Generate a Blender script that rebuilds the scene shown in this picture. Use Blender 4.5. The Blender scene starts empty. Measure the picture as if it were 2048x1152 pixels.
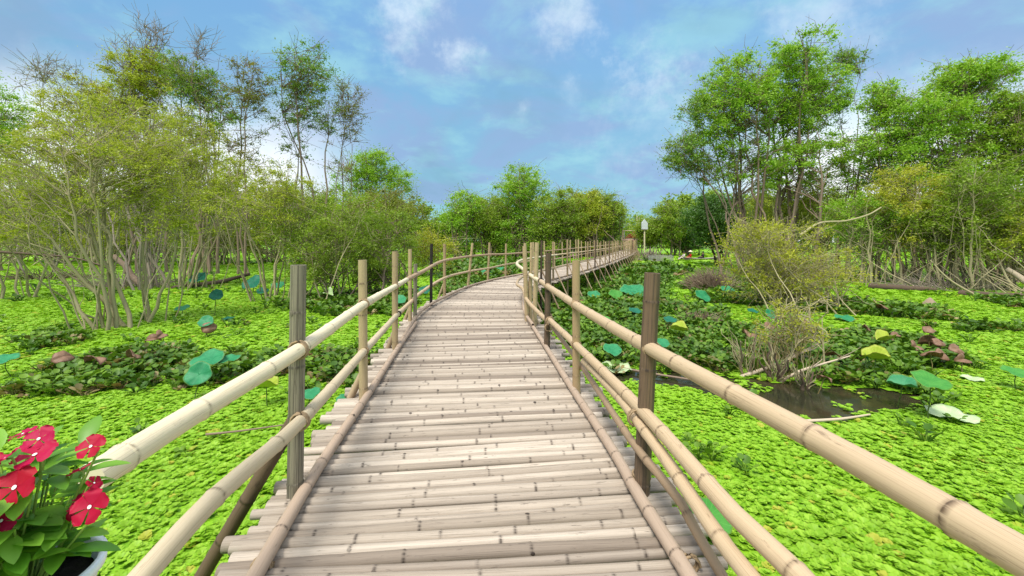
import bpy, math, random
import numpy as np
from mathutils import Vector
R = math.radians
rng = np.random.default_rng(7)
random.seed(7)
S = bpy.context.scene
COL = S.collection

# ---------------------------------------------------------------- camera
F, CX, HY, HC = 800.0, 1024.0, 480.0, 2.5        # focal (px of a 2048 wide picture), centre, horizon, eye height over the water
cd = bpy.data.cameras.new('camera'); cam = bpy.data.objects.new('camera', cd); COL.objects.link(cam)
cam.location = (0, 0, HC); cam.rotation_euler = (R(90), 0, 0)
cd.sensor_width = 36; cd.lens = 36 * F / 2048; cd.shift_y = (HY - 576) / 2048
cd.clip_start = .02; cd.clip_end = 3000
S.camera = cam

# ---------------------------------------------------------------- node helper
class NT:
    def __init__(s, tree):
        s.t = tree; tree.nodes.clear()
    def n(s, typ, ins=None, **kw):
        nd = s.t.nodes.new(typ)
        for k, v in kw.items(): setattr(nd, k, v)
        for k, v in (ins or {}).items():
            sock = nd.inputs[k]
            if isinstance(v, bpy.types.NodeSocket): s.t.links.new(v, sock)
            else: sock.default_value = v
        return nd
    def math(s, op, a, b=None, c=None, clamp=False):
        d = {0: a}
        if b is not None: d[1] = b
        if c is not None: d[2] = c
        return s.n('ShaderNodeMath', d, operation=op, use_clamp=clamp).outputs[0]
    def vmath(s, op, a, b=None):
        d = {0: a}
        if b is not None: d[1] = b
        return s.n('ShaderNodeVectorMath', d, operation=op)
    def mix(s, f, a, b, blend='MIX'):
        nd = s.n('ShaderNodeMix', data_type='RGBA', blend_type=blend)
        for i, v in ((0, f), (6, a), (7, b)):
            if isinstance(v, bpy.types.NodeSocket): s.t.links.new(v, nd.inputs[i])
            else: nd.inputs[i].default_value = v
        return nd.outputs[2]
    def ramp(s, f, lo, hi, a=0., b=1.):
        nd = s.n('ShaderNodeMapRange', {0: f, 1: lo, 2: hi, 3: a, 4: b}, interpolation_type='SMOOTHSTEP')
        return nd.outputs[0]
    def noise(s, vec, scale, detail=3, rough=.55, dist=0.):
        d = {'Scale': scale, 'Detail': detail, 'Roughness': rough, 'Distortion': dist}
        if vec is not None: d['Vector'] = vec
        return s.n('ShaderNodeTexNoise', d).outputs[0]
def c4(c): return (c[0], c[1], c[2], 1.)

# ---------------------------------------------------------------- sky and sun
SUN_EL, SUN_AZ = R(62), R(-150)                     # high, behind the left shoulder
w = bpy.data.worlds.new('World'); S.world = w; w.use_nodes = True
t = NT(w.node_tree)
sky = t.n('ShaderNodeTexSky', sky_type='NISHITA', sun_disc=False, sun_elevation=SUN_EL, sun_rotation=SUN_AZ + math.pi,
          air_density=1.0, dust_density=1.5, ozone_density=2.0)
dirv = t.n('ShaderNodeTexCoord').outputs['Generated']
sep = t.n('ShaderNodeSeparateXYZ', {0: dirv})
zc = t.math('MAXIMUM', sep.outputs[2], .02)
grad = t.mix(t.ramp(zc, .0, .65), (1.75, 3.9, 5.0, 1), (1.35, 3.0, 5.6, 1))
base = t.mix(.88, sky.outputs[0], grad)
flat = t.n('ShaderNodeCombineXYZ', {0: t.math('DIVIDE', sep.outputs[0], t.math('ADD', zc, .25)), 1: t.math('DIVIDE', sep.outputs[1], t.math('ADD', zc, .25)), 2: 0.}).outputs[0]
n1 = t.noise(flat, 1.5, 6, .55, .5)
n2 = t.noise(flat, 2.6, 7, .6, .2)
col = t.mix(t.ramp(n1, .42, .58, 0, .8), base, (2.2, 3.25, 5.2, 1))     # thin lavender veil
col = t.mix(t.ramp(n2, .47, .66, 0, .7), col, (2.5, 4.9, 5.7, 1))       # pale turquoise wisps
nd_ = t.noise(dirv, 9, 6, .65)
n5 = t.noise(flat, .8, 5, .55, .6)
col = t.mix(t.ramp(n5, .50, .66, 0, .6), col, (1.5, 2.9, 3.9, 1))             # greyer undersides
def puff(px, py, rad, amt):
    global col
    d = Vector(((px - CX) / F, 1, (HY - py) / F)).normalized()
    dist = t.n('ShaderNodeVectorMath', {0: dirv, 1: d}, operation='DISTANCE').outputs['Value']
    f = t.math('ADD', dist, t.math('MULTIPLY', t.math('SUBTRACT', nd_, .5), rad * 4.5))
    col = t.mix(t.ramp(f, rad * 1.15, -rad * .6, 0, amt), col, (5.4, 6.4, 7.2, 1))
for a in ((825, 15, .10, .75), (915, 112, .055, .75), (1150, 50, .08, .65), (1325, 120, .09, .5), (1050, 218, .03, .4), (1650, 20, .12, .5), (1140, 190, .05, .25), (1290, 260, .16, .3)):
    puff(*a)
# pale cloud bank low down to the left and right of the river gap
az = t.math('DIVIDE', sep.outputs[0], t.math('MAXIMUM', sep.outputs[1], .05))
side = t.math('MAXIMUM', t.ramp(az, -.30, -.62), t.ramp(az, .42, .75))
low = t.ramp(t.math('ADD', sep.outputs[2], t.math('MULTIPLY', t.math('SUBTRACT', nd_, .5), .12)), .33, .12)
col = t.mix(t.math('MULTIPLY', side, low), col, (8., 8.3, 8.6, 1))
col = t.mix(t.ramp(sep.outputs[2], .5, .75), col, (9., 9.4, 10., 1))                 # unseen white overcast above the frame, added as soft fill light
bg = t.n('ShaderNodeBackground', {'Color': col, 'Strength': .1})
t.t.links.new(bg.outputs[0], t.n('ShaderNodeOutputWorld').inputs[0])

sl = bpy.data.lights.new('sun', 'SUN'); sl.energy = 3.0; sl.angle = R(22); sl.color = (1, .96, .88)
so = bpy.data.objects.new('sun', sl); COL.objects.link(so)
sdir = Vector((math.sin(SUN_AZ) * math.cos(SUN_EL), math.cos(SUN_AZ) * math.cos(SUN_EL), math.sin(SUN_EL)))
so.rotation_euler = (-sdir).to_track_quat('-Z', 'Y').to_euler(); so.location = (0, -10, 60)
vs = S.view_settings
vs.view_transform = 'Standard'; vs.look = 'None'; vs.gamma = 1; vs.use_curve_mapping = False; vs.exposure = .55

# ---------------------------------------------------------------- mesh builder
class MB:
    def __init__(s):
        s.V, s.F, s.A, s.n, s.U, s.N, s.sm = [], [], [], 0, [], [], []
    def add(s, V, Fs, rnd=0., uvw=None, node=None, smooth=True):
        V = np.asarray(V, float).reshape(-1, 3); m = len(V)
        s.V.append(V)
        s.A.append(np.broadcast_to(np.asarray(rnd, float), (m,)))
        s.U.append(np.zeros((m, 3)) if uvw is None else uvw)
        s.N.append(np.zeros(m) if node is None else np.broadcast_to(np.asarray(node, float), (m,)))
        for f in (Fs if isinstance(Fs, list) else [Fs]):
            f = np.asarray(f, int)
            if f.size:
                s.F.append(f + s.n); s.sm.append(smooth)
        s.n += m
        return s
    def build(s, name, mat, parent=None):
        me = bpy.data.meshes.new(name)
        V = np.concatenate(s.V)
        loops = np.concatenate([f.ravel() for f in s.F])
        tot = np.concatenate([np.full(len(f), f.shape[1]) for f in s.F])
        st = np.concatenate([[0], np.cumsum(tot)[:-1]])
        me.vertices.add(len(V)); me.vertices.foreach_set('co', V.astype(np.float32).ravel())
        me.loops.add(len(loops)); me.loops.foreach_set('vertex_index', loops.astype(np.int32))
        me.polygons.add(len(tot)); me.polygons.foreach_set('loop_start', st.astype(np.int32))
        me.polygons.foreach_set('loop_total', tot.astype(np.int32))
        me.update(calc_edges=True); me.validate()
        if len(me.polygons) == len(tot):
            me.polygons.foreach_set('use_smooth', np.concatenate([np.full(len(f), sm) for f, sm in zip(s.F, s.sm)]))
        if len(me.vertices) == len(V):
            me.attributes.new('rnd', 'FLOAT', 'POINT').data.foreach_set('value', np.concatenate(s.A).astype(np.float32))
            me.attributes.new('uvw', 'FLOAT_VECTOR', 'POINT').data.foreach_set('vector', np.concatenate(s.U).astype(np.float32).ravel())
            me.attributes.new('node', 'FLOAT', 'POINT').data.foreach_set('value', np.concatenate(s.N).astype(np.float32))
        for m_ in (mat if isinstance(mat, (list, tuple)) else [mat]): me.materials.append(m_)
        o = bpy.data.objects.new(name, me); COL.objects.link(o)
        if parent: o.parent = parent
        return o
def tag(o, label=None, cat=None, group=None, kind=None):
    for k, v in (('label', label), ('category', cat), ('group', group), ('kind', kind)):
        if v: o[k] = v
    return o
def empty(name, label, cat, loc=(0, 0, 0), group=None):
    o = bpy.data.objects.new(name, None); COL.objects.link(o); o.location = loc; o.empty_display_size = .2
    return tag(o, label, cat, group)

def frames(P):
    T = np.gradient(P, axis=0); T /= np.linalg.norm(T, axis=1)[:, None] + 1e-9
    up = np.array([0, 0, 1.]) if abs(T[0, 2]) < .8 else np.array([1., 0, 0])
    A = np.cross(T, up); 
    A /= np.linalg.norm(A, axis=1)[:, None] + 1e-9
    B = np.cross(A, T)
    return T, A, B
def tube(mb, P, r, seg=6, rnd=0., node=None, cap=0, s0=0., oval=None):
    """cap 0 none, 1 plain, 2 hollow bamboo end"""
    P = np.asarray(P, float); n = len(P); r = np.broadcast_to(np.asarray(r, float), (n,))
    T, A, B = frames(P)
    th = np.arange(seg) / seg * 2 * math.pi
    c, s_ = np.cos(th), np.sin(th)
    V = P[:, None, :] + r[:, None, None] * (A[:, None, :] * c[None, :, None] + B[:, None, :] * s_[None, :, None])
    L = np.concatenate([[0], np.cumsum(np.linalg.norm(np.diff(P, axis=0), axis=1))]) + s0
    U = np.zeros((n, seg, 3)); U[..., 0] = L[:, None]; U[..., 1] = c; U[..., 2] = s_
    i = np.arange(n - 1)[:, None] * seg; j = np.arange(seg)[None]; k = (j + 1) % seg
    Fq = np.stack([i + j, i + k, i + seg + k, i + seg + j], -1).reshape(-1, 4)
    nd = np.zeros(n) if node is None else np.asarray(node, float)
    mb.add(V.reshape(-1, 3), Fq, rnd, U.reshape(-1, 3), np.repeat(nd, seg))
    if cap:
        for e, sg in ((0, -1), (n - 1, 1)):
            ring = V[e]; cen = P[e]; tt = T[e] * sg
            if cap == 1:
                mb.add(np.vstack([ring, cen]), np.array([[q, (q + 1) % seg, seg] for q in range(seg)]), rnd, smooth=False)
            else:
                inner = cen + (ring - cen) * .72; deep = inner - tt * r[e] * 2.2
                q = np.arange(seg); q2 = (q + 1) % seg
                Fs = np.vstack([np.stack([q, q2, seg + q2, seg + q], -1), np.stack([seg + q, seg + q2, 2 * seg + q2, 2 * seg + q], -1)])
                mb.add(np.vstack([ring, inner, deep, deep.mean(0)]), [Fs, np.stack([2 * seg + q, 2 * seg + q2, np.full(seg, 3 * seg)], -1)],
                       rnd, None, np.concatenate([np.full(seg, .2), np.full(seg, .3), np.full(seg + 1, 1.5)]), smooth=False)
def smoothpath(pts, step=.15):
    P = np.asarray(pts, float)
    if len(P) == 2:
        n = max(2, int(np.linalg.norm(P[1] - P[0]) / step) + 1)
        return P[0] + (P[1] - P[0]) * np.linspace(0, 1, n)[:, None]
    Q = np.vstack([2 * P[0] - P[1], P, 2 * P[-1] - P[-2]]); out = []
    for i in range(1, len(Q) - 2):
        n = max(2, int(np.linalg.norm(Q[i + 1] - Q[i]) / step) + 1)
        for u in np.arange(n) / n:
            out.append(.5 * (2 * Q[i] + (Q[i + 1] - Q[i - 1]) * u + (2 * Q[i - 1] - 5 * Q[i] + 4 * Q[i + 1] - Q[i + 2]) * u ** 2 + (3 * Q[i] - Q[i - 1] - 3 * Q[i + 1] + Q[i + 2]) * u ** 3))
    out.append(P[-1]); return np.array(out)
def bamboo(mb, pts, r0, r1=None, seg=12, gap=.33, rnd=None, cap=2, ridge=.09, wob=.0):
    """a jointed pole: a ring swells at every node"""
    r1 = r1 or r0; P = smoothpath(pts, .06); rnd = random.random() if rnd is None else rnd
    L = np.concatenate([[0], np.cumsum(np.linalg.norm(np.diff(P, axis=0), axis=1))]); tot = L[-1]
    ns = []; x = random.uniform(.1, gap)
    while x < tot - .03: ns.append(x); x += gap * random.uniform(.8, 1.2)
    s = [0., tot]; prof = {}
    for q in ns:
        for d, a, nd in ((-.040, 0, 0), (-.012, .4, .05), (0, 1, .9), (.005, .3, 1), (.010, -.3, .45), (.018, 0, .05), (.045, 0, 0)):
            if 0 < q + d < tot: s.append(q + d); prof[round(q + d, 5)] = (a, nd)
    s += list(np.arange(.12, tot, .17)); s = np.unique(np.round(np.array(s), 5)); s = s[np.concatenate([[True], np.diff(s) > .0032])]
    C = np.stack([np.interp(s, L, P[:, k]) for k in range(3)], 1)
    if wob: 
        ph = random.random() * 9
        C[:, 2] += np.sin(s * 2.1 + ph) * wob * .6; C[:, 0] += np.sin(s * 1.7 + ph * 2) * wob * .3; C[:, 1] += np.cos(s * 1.9 + ph) * wob
    a = np.array([prof.get(round(float(q), 5), (0, 0))[0] for q in s]); nd = np.array([prof.get(round(float(q), 5), (0, 0))[1] for q in s])
    r = (r0 + (r1 - r0) * s / max(tot, .01)) * (1 + ridge * a)
    tube(mb, C, r, seg, rnd, nd, cap, s0=random.random() * 20)
    if seg >= 12:                                   # bud scars on some joints
        for q in ns:
            if random.random() < .5:
                i = min(len(C) - 2, int(np.searchsorted(s, q))); T = C[i + 1] - C[i]; T /= np.linalg.norm(T); a_ = np.cross(T, [0, 0, 1.]); a_ /= np.linalg.norm(a_) + 1e-6; b_ = np.cross(a_, T)
                th = random.uniform(-.2, 3.3); o_ = a_ * math.cos(th) + b_ * math.sin(th); side = np.cross(T, o_); cc = C[i] + o_ * r[i] * .985; sz = random.uniform(.10, .2) * r[i] + .003
                ph = np.arange(8) / 8 * 6.283; V = np.vstack([[cc + o_ * sz * .45], cc + sz * (1.5 * np.cos(ph)[:, None] * T + np.sin(ph)[:, None] * side)])
                mb.add(V, np.array([[0, 1 + j, 1 + (j + 1) % 8] for j in range(8)]), rnd, None, 1.3)
    return mb

# ---------------------------------------------------------------- materials
def principled(t, **k): return t.n('ShaderNodeBsdfPrincipled', k)
def newmat(name):
    m = bpy.data.materials.new(name); m.use_nodes = True
    return m, NT(m.node_tree)
def out(t, sh): t.t.links.new(sh, t.n('ShaderNodeOutputMaterial').inputs[0])
def bamboo_mat(name, A, B, dark, stain=.35, grain=.5, node=.6, rough=.5, patch=0.):
    m, t = newmat(name)
    u = t.n('ShaderNodeAttribute', attribute_name='uvw').outputs['Vector']
    rn = t.n('ShaderNodeAttribute', attribute_name='rnd').outputs['Fac']
    nd = t.n('ShaderNodeAttribute', attribute_name='node').outputs['Fac']
    off = t.n('ShaderNodeCombineXYZ', {0: t.math('MULTIPLY', rn, 37.), 1: t.math('MULTIPLY', rn, 91.), 2: rn}).outputs[0]
    v1 = t.vmath('ADD', t.vmath('MULTIPLY', u, (1.3, 7, 7)).outputs[0], off).outputs[0]
    v2 = t.vmath('ADD', t.vmath('MULTIPLY', u, (5, 1.1, 1.1)).outputs[0], off).outputs[0]
    v3 = t.vmath('ADD', t.vmath('MULTIPLY', u, (.35, .7, .7)).outputs[0], off).outputs[0]
    streak = t.noise(v1, 2.2, 7, .7)
    blot = t.noise(v2, 1.6, 5, .65, .4)
    big = t.noise(v3, 1.5, 3, .5)
    fr = t.math('FRACT', t.math('MULTIPLY', rn, 7.13))
    c = t.mix(rn, c4(A), c4(B))
    c = t.mix(t.ramp(big, .35, .65, 0, .5), c, c4(B))
    c = t.mix(t.ramp(streak, .5, .72, 0, grain), c, c4(dark))
    c = t.mix(t.ramp(blot, .6, .72, 0, stain), c, c4([x * .5 for x in dark]))
    if patch: c = t.mix(t.ramp(t.noise(v1, .9, 6, .75), .47, .56, 0, patch), c, (.03, .026, .02, 1))
    c = t.mix(t.math('MULTIPLY', t.ramp(fr, .5, 1.), .5), c, c4([x * 1.25 for x in dark]))
    ndv = t.math('MULTIPLY', nd, t.ramp(t.noise(t.vmath('ADD', t.vmath('MULTIPLY', u, (.8, 1.3, 1.3)).outputs[0], off).outputs[0], 2.3, 3), .38, .62, .3, 1.5))
    c = t.mix(t.math('MULTIPLY', ndv, node, clamp=True), c, c4([x * .45 for x in dark]))
    h = t.math('ADD', t.math('MULTIPLY', streak, .6), blot)
    bmp = t.n('ShaderNodeBump', {'Strength': .35, 'Distance': .004, 'Height': h}).outputs[0]
    out(t, principled(t, **{'Base Color': c, 'Roughness': t.ramp(streak, .3, .7, rough, rough + .25), 'Normal': bmp, 'Specular IOR Level': .35}).outputs[0])
    return m
M = {}
M['deck'] = bamboo_mat('weathered deck bamboo', (.58, .495, .40), (.29, .235, .18), (.085, .06, .045), .75, .9, .6, .6)
M['guide'] = bamboo_mat('curb bamboo', (.46, .33, .23), (.40, .30, .22), (.17, .12, .08), .4, .45, .7, .55)
M['rail_white'] = bamboo_mat('bleached rail bamboo', (.80, .71, .50), (.62, .51, .34), (.28, .20, .12), .5, .7, .55, .4)
M['rail_tan'] = bamboo_mat('tan rail bamboo', (.68, .51, .32), (.50, .37, .23), (.22, .13, .07), .6, .75, .65, .4)
M['post_tan'] = bamboo_mat('post bamboo', (.50, .36, .19), (.42, .32, .18), (.19, .12, .06), .5, .5, .6, .55)
M['post_grey'] = bamboo_mat('grey mouldy post', (.34, .30, .21), (.25, .22, .155), (.10, .085, .06), .6, .7, .6, .7, .7)
M['post_dark'] = bamboo_mat('dark mouldy post', (.20, .13, .075), (.13, .085, .05), (.045, .03, .02), .6, .7, .6, .6, .6)
M['post_black'] = bamboo_mat('tarred post', (.03, .02, .018), (.02, .015, .012), (.01, .008, .006), .6, .7, .6, .6)
M['strut'] = bamboo_mat('strut bamboo', (.48, .35, .22), (.36, .26, .16), (.16, .10, .06), .5, .5, .6, .55)
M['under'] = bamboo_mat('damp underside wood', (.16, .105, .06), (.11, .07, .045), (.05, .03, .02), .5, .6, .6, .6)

def plain(name, col, rough=.6, var=.25, scale=30, spec=.3, bump=.2, metal=0.):
    m, t = newmat(name)
    g = t.n('ShaderNodeTexCoord').outputs['Object']
    n = t.noise(g, scale, 5, .6)
    c = t.mix(t.ramp(n, .3, .7), c4([x * (1 - var) for x in col]), c4([min(1, x * (1 + var)) for x in col]))
    b = t.n('ShaderNodeBump', {'Strength': bump, 'Distance': .01, 'Height': n}).outputs[0]
    out(t, principled(t, **{'Base Color': c, 'Roughness': rough, 'Specular IOR Level': spec, 'Normal': b, 'Metallic': metal}).outputs[0])
    return m
def leafmat(name, A, B, C=None, rough=.45, trans=.35, spec=.35, inst=False, big=.35):
    """foliage: colour varies leaf by leaf and clump by clump"""
    m, t = newmat(name)
    if inst:
        oi = t.n('ShaderNodeObjectInfo'); rn = oi.outputs['Random']; loc = oi.outputs['Location']
        ar = t.n('ShaderNodeAttribute', attribute_name='rnd').outputs['Fac']
        rn = t.math('FRACT', t.math('ADD', rn, t.math('MULTIPLY', ar, .6)))
    else:
        rn = t.n('ShaderNodeAttribute', attribute_name='rnd').outputs['Fac']
        loc = t.n('ShaderNodeNewGeometry').outputs['Position']
    c = t.mix(rn, c4(A), c4(B))
    nz = t.noise(loc, big, 4, .6)
    if inst:
        c = t.mix(t.ramp(oi.outputs['Random'], .955, .97, 0, .6), c, c4([min(.6, A[1] * 1.2 + .05), A[1] * 1.05, A[2] + .05]))
        c = t.mix(t.ramp(t.noise(loc, 1.7, 5, .7), .52, .7, 0, .55), c, c4([x * .7 for x in A]))
    if C is not None: c = t.mix(t.ramp(nz, .45, .7, 0, .8), c, c4(C))
    d = principled(t, **{'Base Color': c, 'Roughness': rough, 'Specular IOR Level': spec})
    tr = t.n('ShaderNodeBsdfTranslucent', {'Color': t.mix(1., c, (1.25, 1.3, .6, 1), 'MULTIPLY')})
    out(t, t.n('ShaderNodeMixShader', {0: trans, 1: d.outputs[0], 2: tr.outputs[0]}).outputs[0])
    return m
M['lettuce'] = leafmat('water lettuce leaf', (.20, .41, .012), (.33, .54, .04), (.25, .47, .012), .5, .25, .3, True, .5)
M['hyacinth'] = leafmat('water hyacinth leaf', (.05, .13, .010), (.17, .30, .025), (.03, .08, .012), .45, .2, .25, True, .9)
M['hyacinth_dry'] = leafmat('withered hyacinth leaf', (.20, .13, .05), (.36, .30, .14), None, .6, .2, .3, True)
M['lf_olive'] = leafmat('olive leaves', (.28, .34, .02), (.50, .55, .06), (.33, .35, .05), .5, .35, .3)
M['lf_yellow'] = leafmat('yellow green leaves', (.34, .38, .02), (.55, .54, .07), (.38, .38, .05), .5, .35, .3)
M['lf_green'] = leafmat('bright green leaves', (.18, .37, .02), (.38, .57, .06), (.31, .46, .03), .45, .35, .35)
M['lf_mid'] = leafmat('mid green leaves', (.19, .29, .02), (.35, .46, .05), (.16, .26, .02), .45, .35, .35)
M['lf_dark'] = leafmat('deep green leaves', (.045, .12, .015), (.12, .24, .03), (.035, .09, .012), .4, .25, .4)
M['lf_red'] = leafmat('reddish green leaves', (.16, .20, .02), (.28, .31, .05), (.27, .18, .06), .5, .35, .3)
M['lf_tall'] = leafmat('tall tree leaves', (.11, .24, .02), (.26, .42, .05), (.26, .30, .05), .45, .3, .35)
M['bark_pale'] = bamboo_mat('pale papery bark', (.46, .40, .22), (.33, .29, .16), (.13, .11, .06), .5, .6, .0, .8)
M['bark_brown'] = bamboo_mat('brown bark', (.21, .15, .10), (.28, .20, .15), (.08, .06, .04), .5, .6, .0, .8)
M['bark_dark'] = bamboo_mat('dark wet bark', (.09, .06, .04), (.13, .09, .06), (.04, .03, .02), .5, .6, .0, .8)
M['bark_grey'] = bamboo_mat('grey dead twigs', (.26, .21, .17), (.34, .28, .22), (.12, .10, .08), .4, .5, .0, .8)
M['bark_white'] = bamboo_mat('bleached driftwood', (.62, .50, .36), (.50, .40, .29), (.25, .18, .12), .4, .5, .0, .7)
M['brush'] = bamboo_mat('dry brushwood', (.26, .19, .14), (.34, .25, .17), (.12, .08, .06), .3, .5, .0, .8)

def lotusmat(name, A, B, rim, pale=.0):
    m, t = newmat(name)
    u = t.n('ShaderNodeSeparateXYZ', {0: t.n('ShaderNodeAttribute', attribute_name='uvw').outputs['Vector']})
    rr, an = u.outputs[0], u.outputs[1]
    vein = t.math('ABSOLUTE', t.math('SINE', t.math('MULTIPLY', an, 10.5)))
    c = t.mix(t.ramp(t.noise(t.n('ShaderNodeTexCoord').outputs['Object'], 9, 4), .3, .7), c4(A), c4(B))
    c = t.mix(t.math('MULTIPLY', t.ramp(vein, .18, .0), .35), c, c4([min(1, x * 1.8 + .03) for x in B]))
    c = t.mix(t.ramp(rr, .9, 1., 0, .7), c, c4(rim))
    d = principled(t, **{'Base Color': c, 'Roughness': .5, 'Specular IOR Level': .3})
    tr = t.n('ShaderNodeBsdfTranslucent', {'Color': t.mix(1., c, (1.2, 1.3, .6, 1), 'MULTIPLY')})
    out(t, t.n('ShaderNodeMixShader', {0: .25, 1: d.outputs[0], 2: tr.outputs[0]}).outputs[0]); return m
M['lotus'] = lotusmat('teal lotus leaf', (.018, .22, .085), (.045, .31, .125), (.20, .30, .08))
M['lotus_green'] = lotusmat('green lotus leaf', (.05, .26, .035), (.09, .33, .05), (.20, .32, .05))
M['lotus_deep'] = lotusmat('blue green lotus leaf', (.01, .13, .075), (.015, .18, .10), (.10, .16, .05))
M['lotus_yellow'] = lotusmat('yellowing lotus leaf', (.38, .48, .04), (.48, .55, .08), (.30, .28, .05))
M['lotus_pale'] = lotusmat('pale underside lotus leaf', (.45, .58, .30), (.60, .70, .42), (.5, .6, .35))
M['lotus_dead'] = lotusmat('dead brown lotus leaf', (.20, .11, .06), (.34, .20, .13), (.14, .07, .04))
M['stalk'] = plain('lotus stalk', (.09, .14, .03), .5)
M['stalk_dry'] = plain('dry stalk', (.26, .20, .08), .6)

# ---------------------------------------------------------------- photo to world
def P(px, py, z=0.):
    Y = F * (HC - z) / (py - HY); return np.array([(px - CX) * Y / F, Y, z])
def at(px, py, Y): return np.array([(px - CX) * Y / F, Y, HC + (HY - py) * Y / F])
def inpoly(X, Y, poly):
    c = np.zeros(X.shape, bool); n = len(poly)
    for i in range(n):
        x1, y1 = poly[i][:2]; x2, y2 = poly[(i + 1) % n][:2]
        cond = ((y1 > Y) != (y2 > Y)) & (X < (x2 - x1) * (Y - y1) / (y2 - y1 + 1e-12) + x1)
        c ^= cond
    return c
def vnoise(X, Y, sc, seed=0):
    g = np.random.default_rng(seed).random((64, 64)); x = X / sc; y = Y / sc
    xi = np.floor(x).astype(int); yi = np.floor(y).astype(int); fx = x - xi; fy = y - yi
    fx = fx * fx * (3 - 2 * fx); fy = fy * fy * (3 - 2 * fy)
    a = g[xi % 64, yi % 64]; b = g[(xi + 1) % 64, yi % 64]; c_ = g[xi % 64, (yi + 1) % 64]; d = g[(xi + 1) % 64, (yi + 1) % 64]
    return a * (1 - fx) * (1 - fy) + b * fx * (1 - fy) + c_ * (1 - fx) * fy + d * fx * fy
POOL = [P(*q)[:2] for q in ((1215, 738), (1300, 742), (1400, 745), (1480, 757), (1560, 768), (1640, 775), (1700, 775), (1830, 790), (1830, 812), (1760, 828), (1690, 836), (1620, 838), (1500, 812), (1400, 785), (1300, 765), (1220, 752))]
ZONES = {   # pixel outlines of the darker plant beds on the water
 'left': [(85, 785), (95, 745), (190, 720), (300, 700), (420, 712), (520, 722), (640, 712), (735, 705), (735, 785), (640, 792), (540, 772), (430, 770), (300, 790), (180, 795)],
 'left_small': [(60, 700), (75, 680), (120, 664), (155, 668), (140, 684), (90, 705)],
 'mid_left': [(560, 606), (600, 598), (780, 590), (830, 590), (815, 632), (700, 634), (560, 622)],
 'behind_rail': [(880, 590), (885, 528), (960, 522), (1045, 524), (1110, 520), (1130, 532), (1060, 545), (985, 560), (930, 590)],
 'right_main': [(1085, 640), (1112, 600), (1175, 575), (1250, 545), (1330, 530), (1375, 545), (1330, 575), (1320, 605), (1420, 625), (1500, 660), (1540, 700), (1480, 738), (1400, 742), (1215, 736), (1150, 690)],
 'right_bank': [(1500, 745), (1530, 700), (1600, 668), (1700, 668), (1800, 672), (1900, 700), (1935, 735), (1880, 745), (1800, 752), (1840, 775), (1830, 812), (1760, 808), (1700, 790), (1640, 770), (1560, 765)],
 'right_strip': [(1380, 590), (1500, 596), (1700, 606), (1850, 618), (1895, 634), (1880, 642), (1760, 634), (1600, 626), (1480, 612), (1390, 604)],
 'right_far': [(1400, 556), (1500, 562), (1560, 572), (1620, 580), (1560, 588), (1440, 586), (1360, 578)],
 'right_edge': [(1960, 600), (2048, 598), (2120, 602), (2120, 622), (2020, 618)],
 'right_patch': [(1900, 655), (1960, 650), (2010, 660), (1960, 672), (1905, 668)],
}
ZW = {k: [P(*q)[:2] for q in v] for k, v in ZONES.items()}
def warp(X, Y, a):
    return X + (vnoise(X, Y, .5, 3) - .5) * a + (vnoise(X, Y, .17, 5) - .5) * a * .5, Y + (vnoise(X, Y, .5, 4) - .5) * a + (vnoise(X, Y, .17, 6) - .5) * a * .5

# ---------------------------------------------------------------- setting: water and floating mat
m, t = newmat('dark still water')
g = t.n('ShaderNodeTexCoord').outputs['Object']
n = t.noise(g, 1.5, 4); n2_ = t.noise(g, 14, 4)
c = t.mix(t.ramp(n, .35, .65), (.045, .035, .018, 1), (.02, .022, .012, 1))
c = t.mix(t.ramp(n2_, .62, .7, 0, .5), c, (.12, .13, .07, 1))
b = t.n('ShaderNodeBump', {'Strength': .08, 'Distance': .02, 'Height': n2_}).outputs[0]
out(t, principled(t, **{'Base Color': c, 'Roughness': .07, 'Normal': b, 'Specular IOR Level': .3}).outputs[0]); M['water'] = m
mb = MB(); mb.add([(-900, -300, 0), (900, -300, 0), (900, 1500, 0), (-900, 1500, 0)], np.array([[0, 1, 2, 3]]))
tag(mb.build('water', M['water']), kind='structure')

m, t = newmat('floating weed sheet')
g = t.n('ShaderNodeNewGeometry').outputs['Position']
n = t.noise(g, 9, 6, .7); n3 = t.noise(g, .35, 4, .6); n4 = t.noise(g, 2.2, 4, .6)
c = t.mix(t.ramp(n, .35, .6), (.10, .24, .008, 1), (.21, .43, .015, 1))
c = t.mix(t.ramp(n3, .45, .65, 0, .5), c, (.30, .50, .02, 1))
c = t.mix(t.ramp(n4, .55, .75, 0, .35), c, (.12, .30, .015, 1))
b = t.n('ShaderNodeBump', {'Strength': .8, 'Distance': .05, 'Height': n}).outputs[0]
out(t, principled(t, **{'Base Color': c, 'Roughness': .6, 'Normal': b, 'Specular IOR Level': .2}).outputs[0]); M['sheet'] = m
mb = MB()
cs = .12; gx = np.arange(-16, 16, cs); gy = np.arange(-3, 17, cs)
X, Y = np.meshgrid(gx, gy, indexing='ij'); Xc, Yc = warp(X + cs / 2, Y + cs / 2, .5)
keep = ~inpoly(Xc, Yc, POOL)
nx, ny = len(gx) + 1, len(gy) + 1
VX, VY = np.meshgrid(np.append(gx, gx[-1] + cs), np.append(gy, gy[-1] + cs), indexing='ij')
VZ = .006 + .012 * vnoise(VX, VY, .3, 9)
edge = (VX < -15.9) | (VX > 15.8) | (VY < -2.9) | (VY > 16.8); VZ[edge] = .006
ii, jj = np.nonzero(keep); v = lambda i, j: i * ny + j
mb.add(np.stack([VX, VY, VZ], -1).reshape(-1, 3), np.stack([v(ii, jj), v(ii + 1, jj), v(ii + 1, jj + 1), v(ii, jj + 1)], -1))
x0, x1, y0, y1 = VX.min(), VX.max(), VY.min(), VY.max(); z = .006
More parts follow.
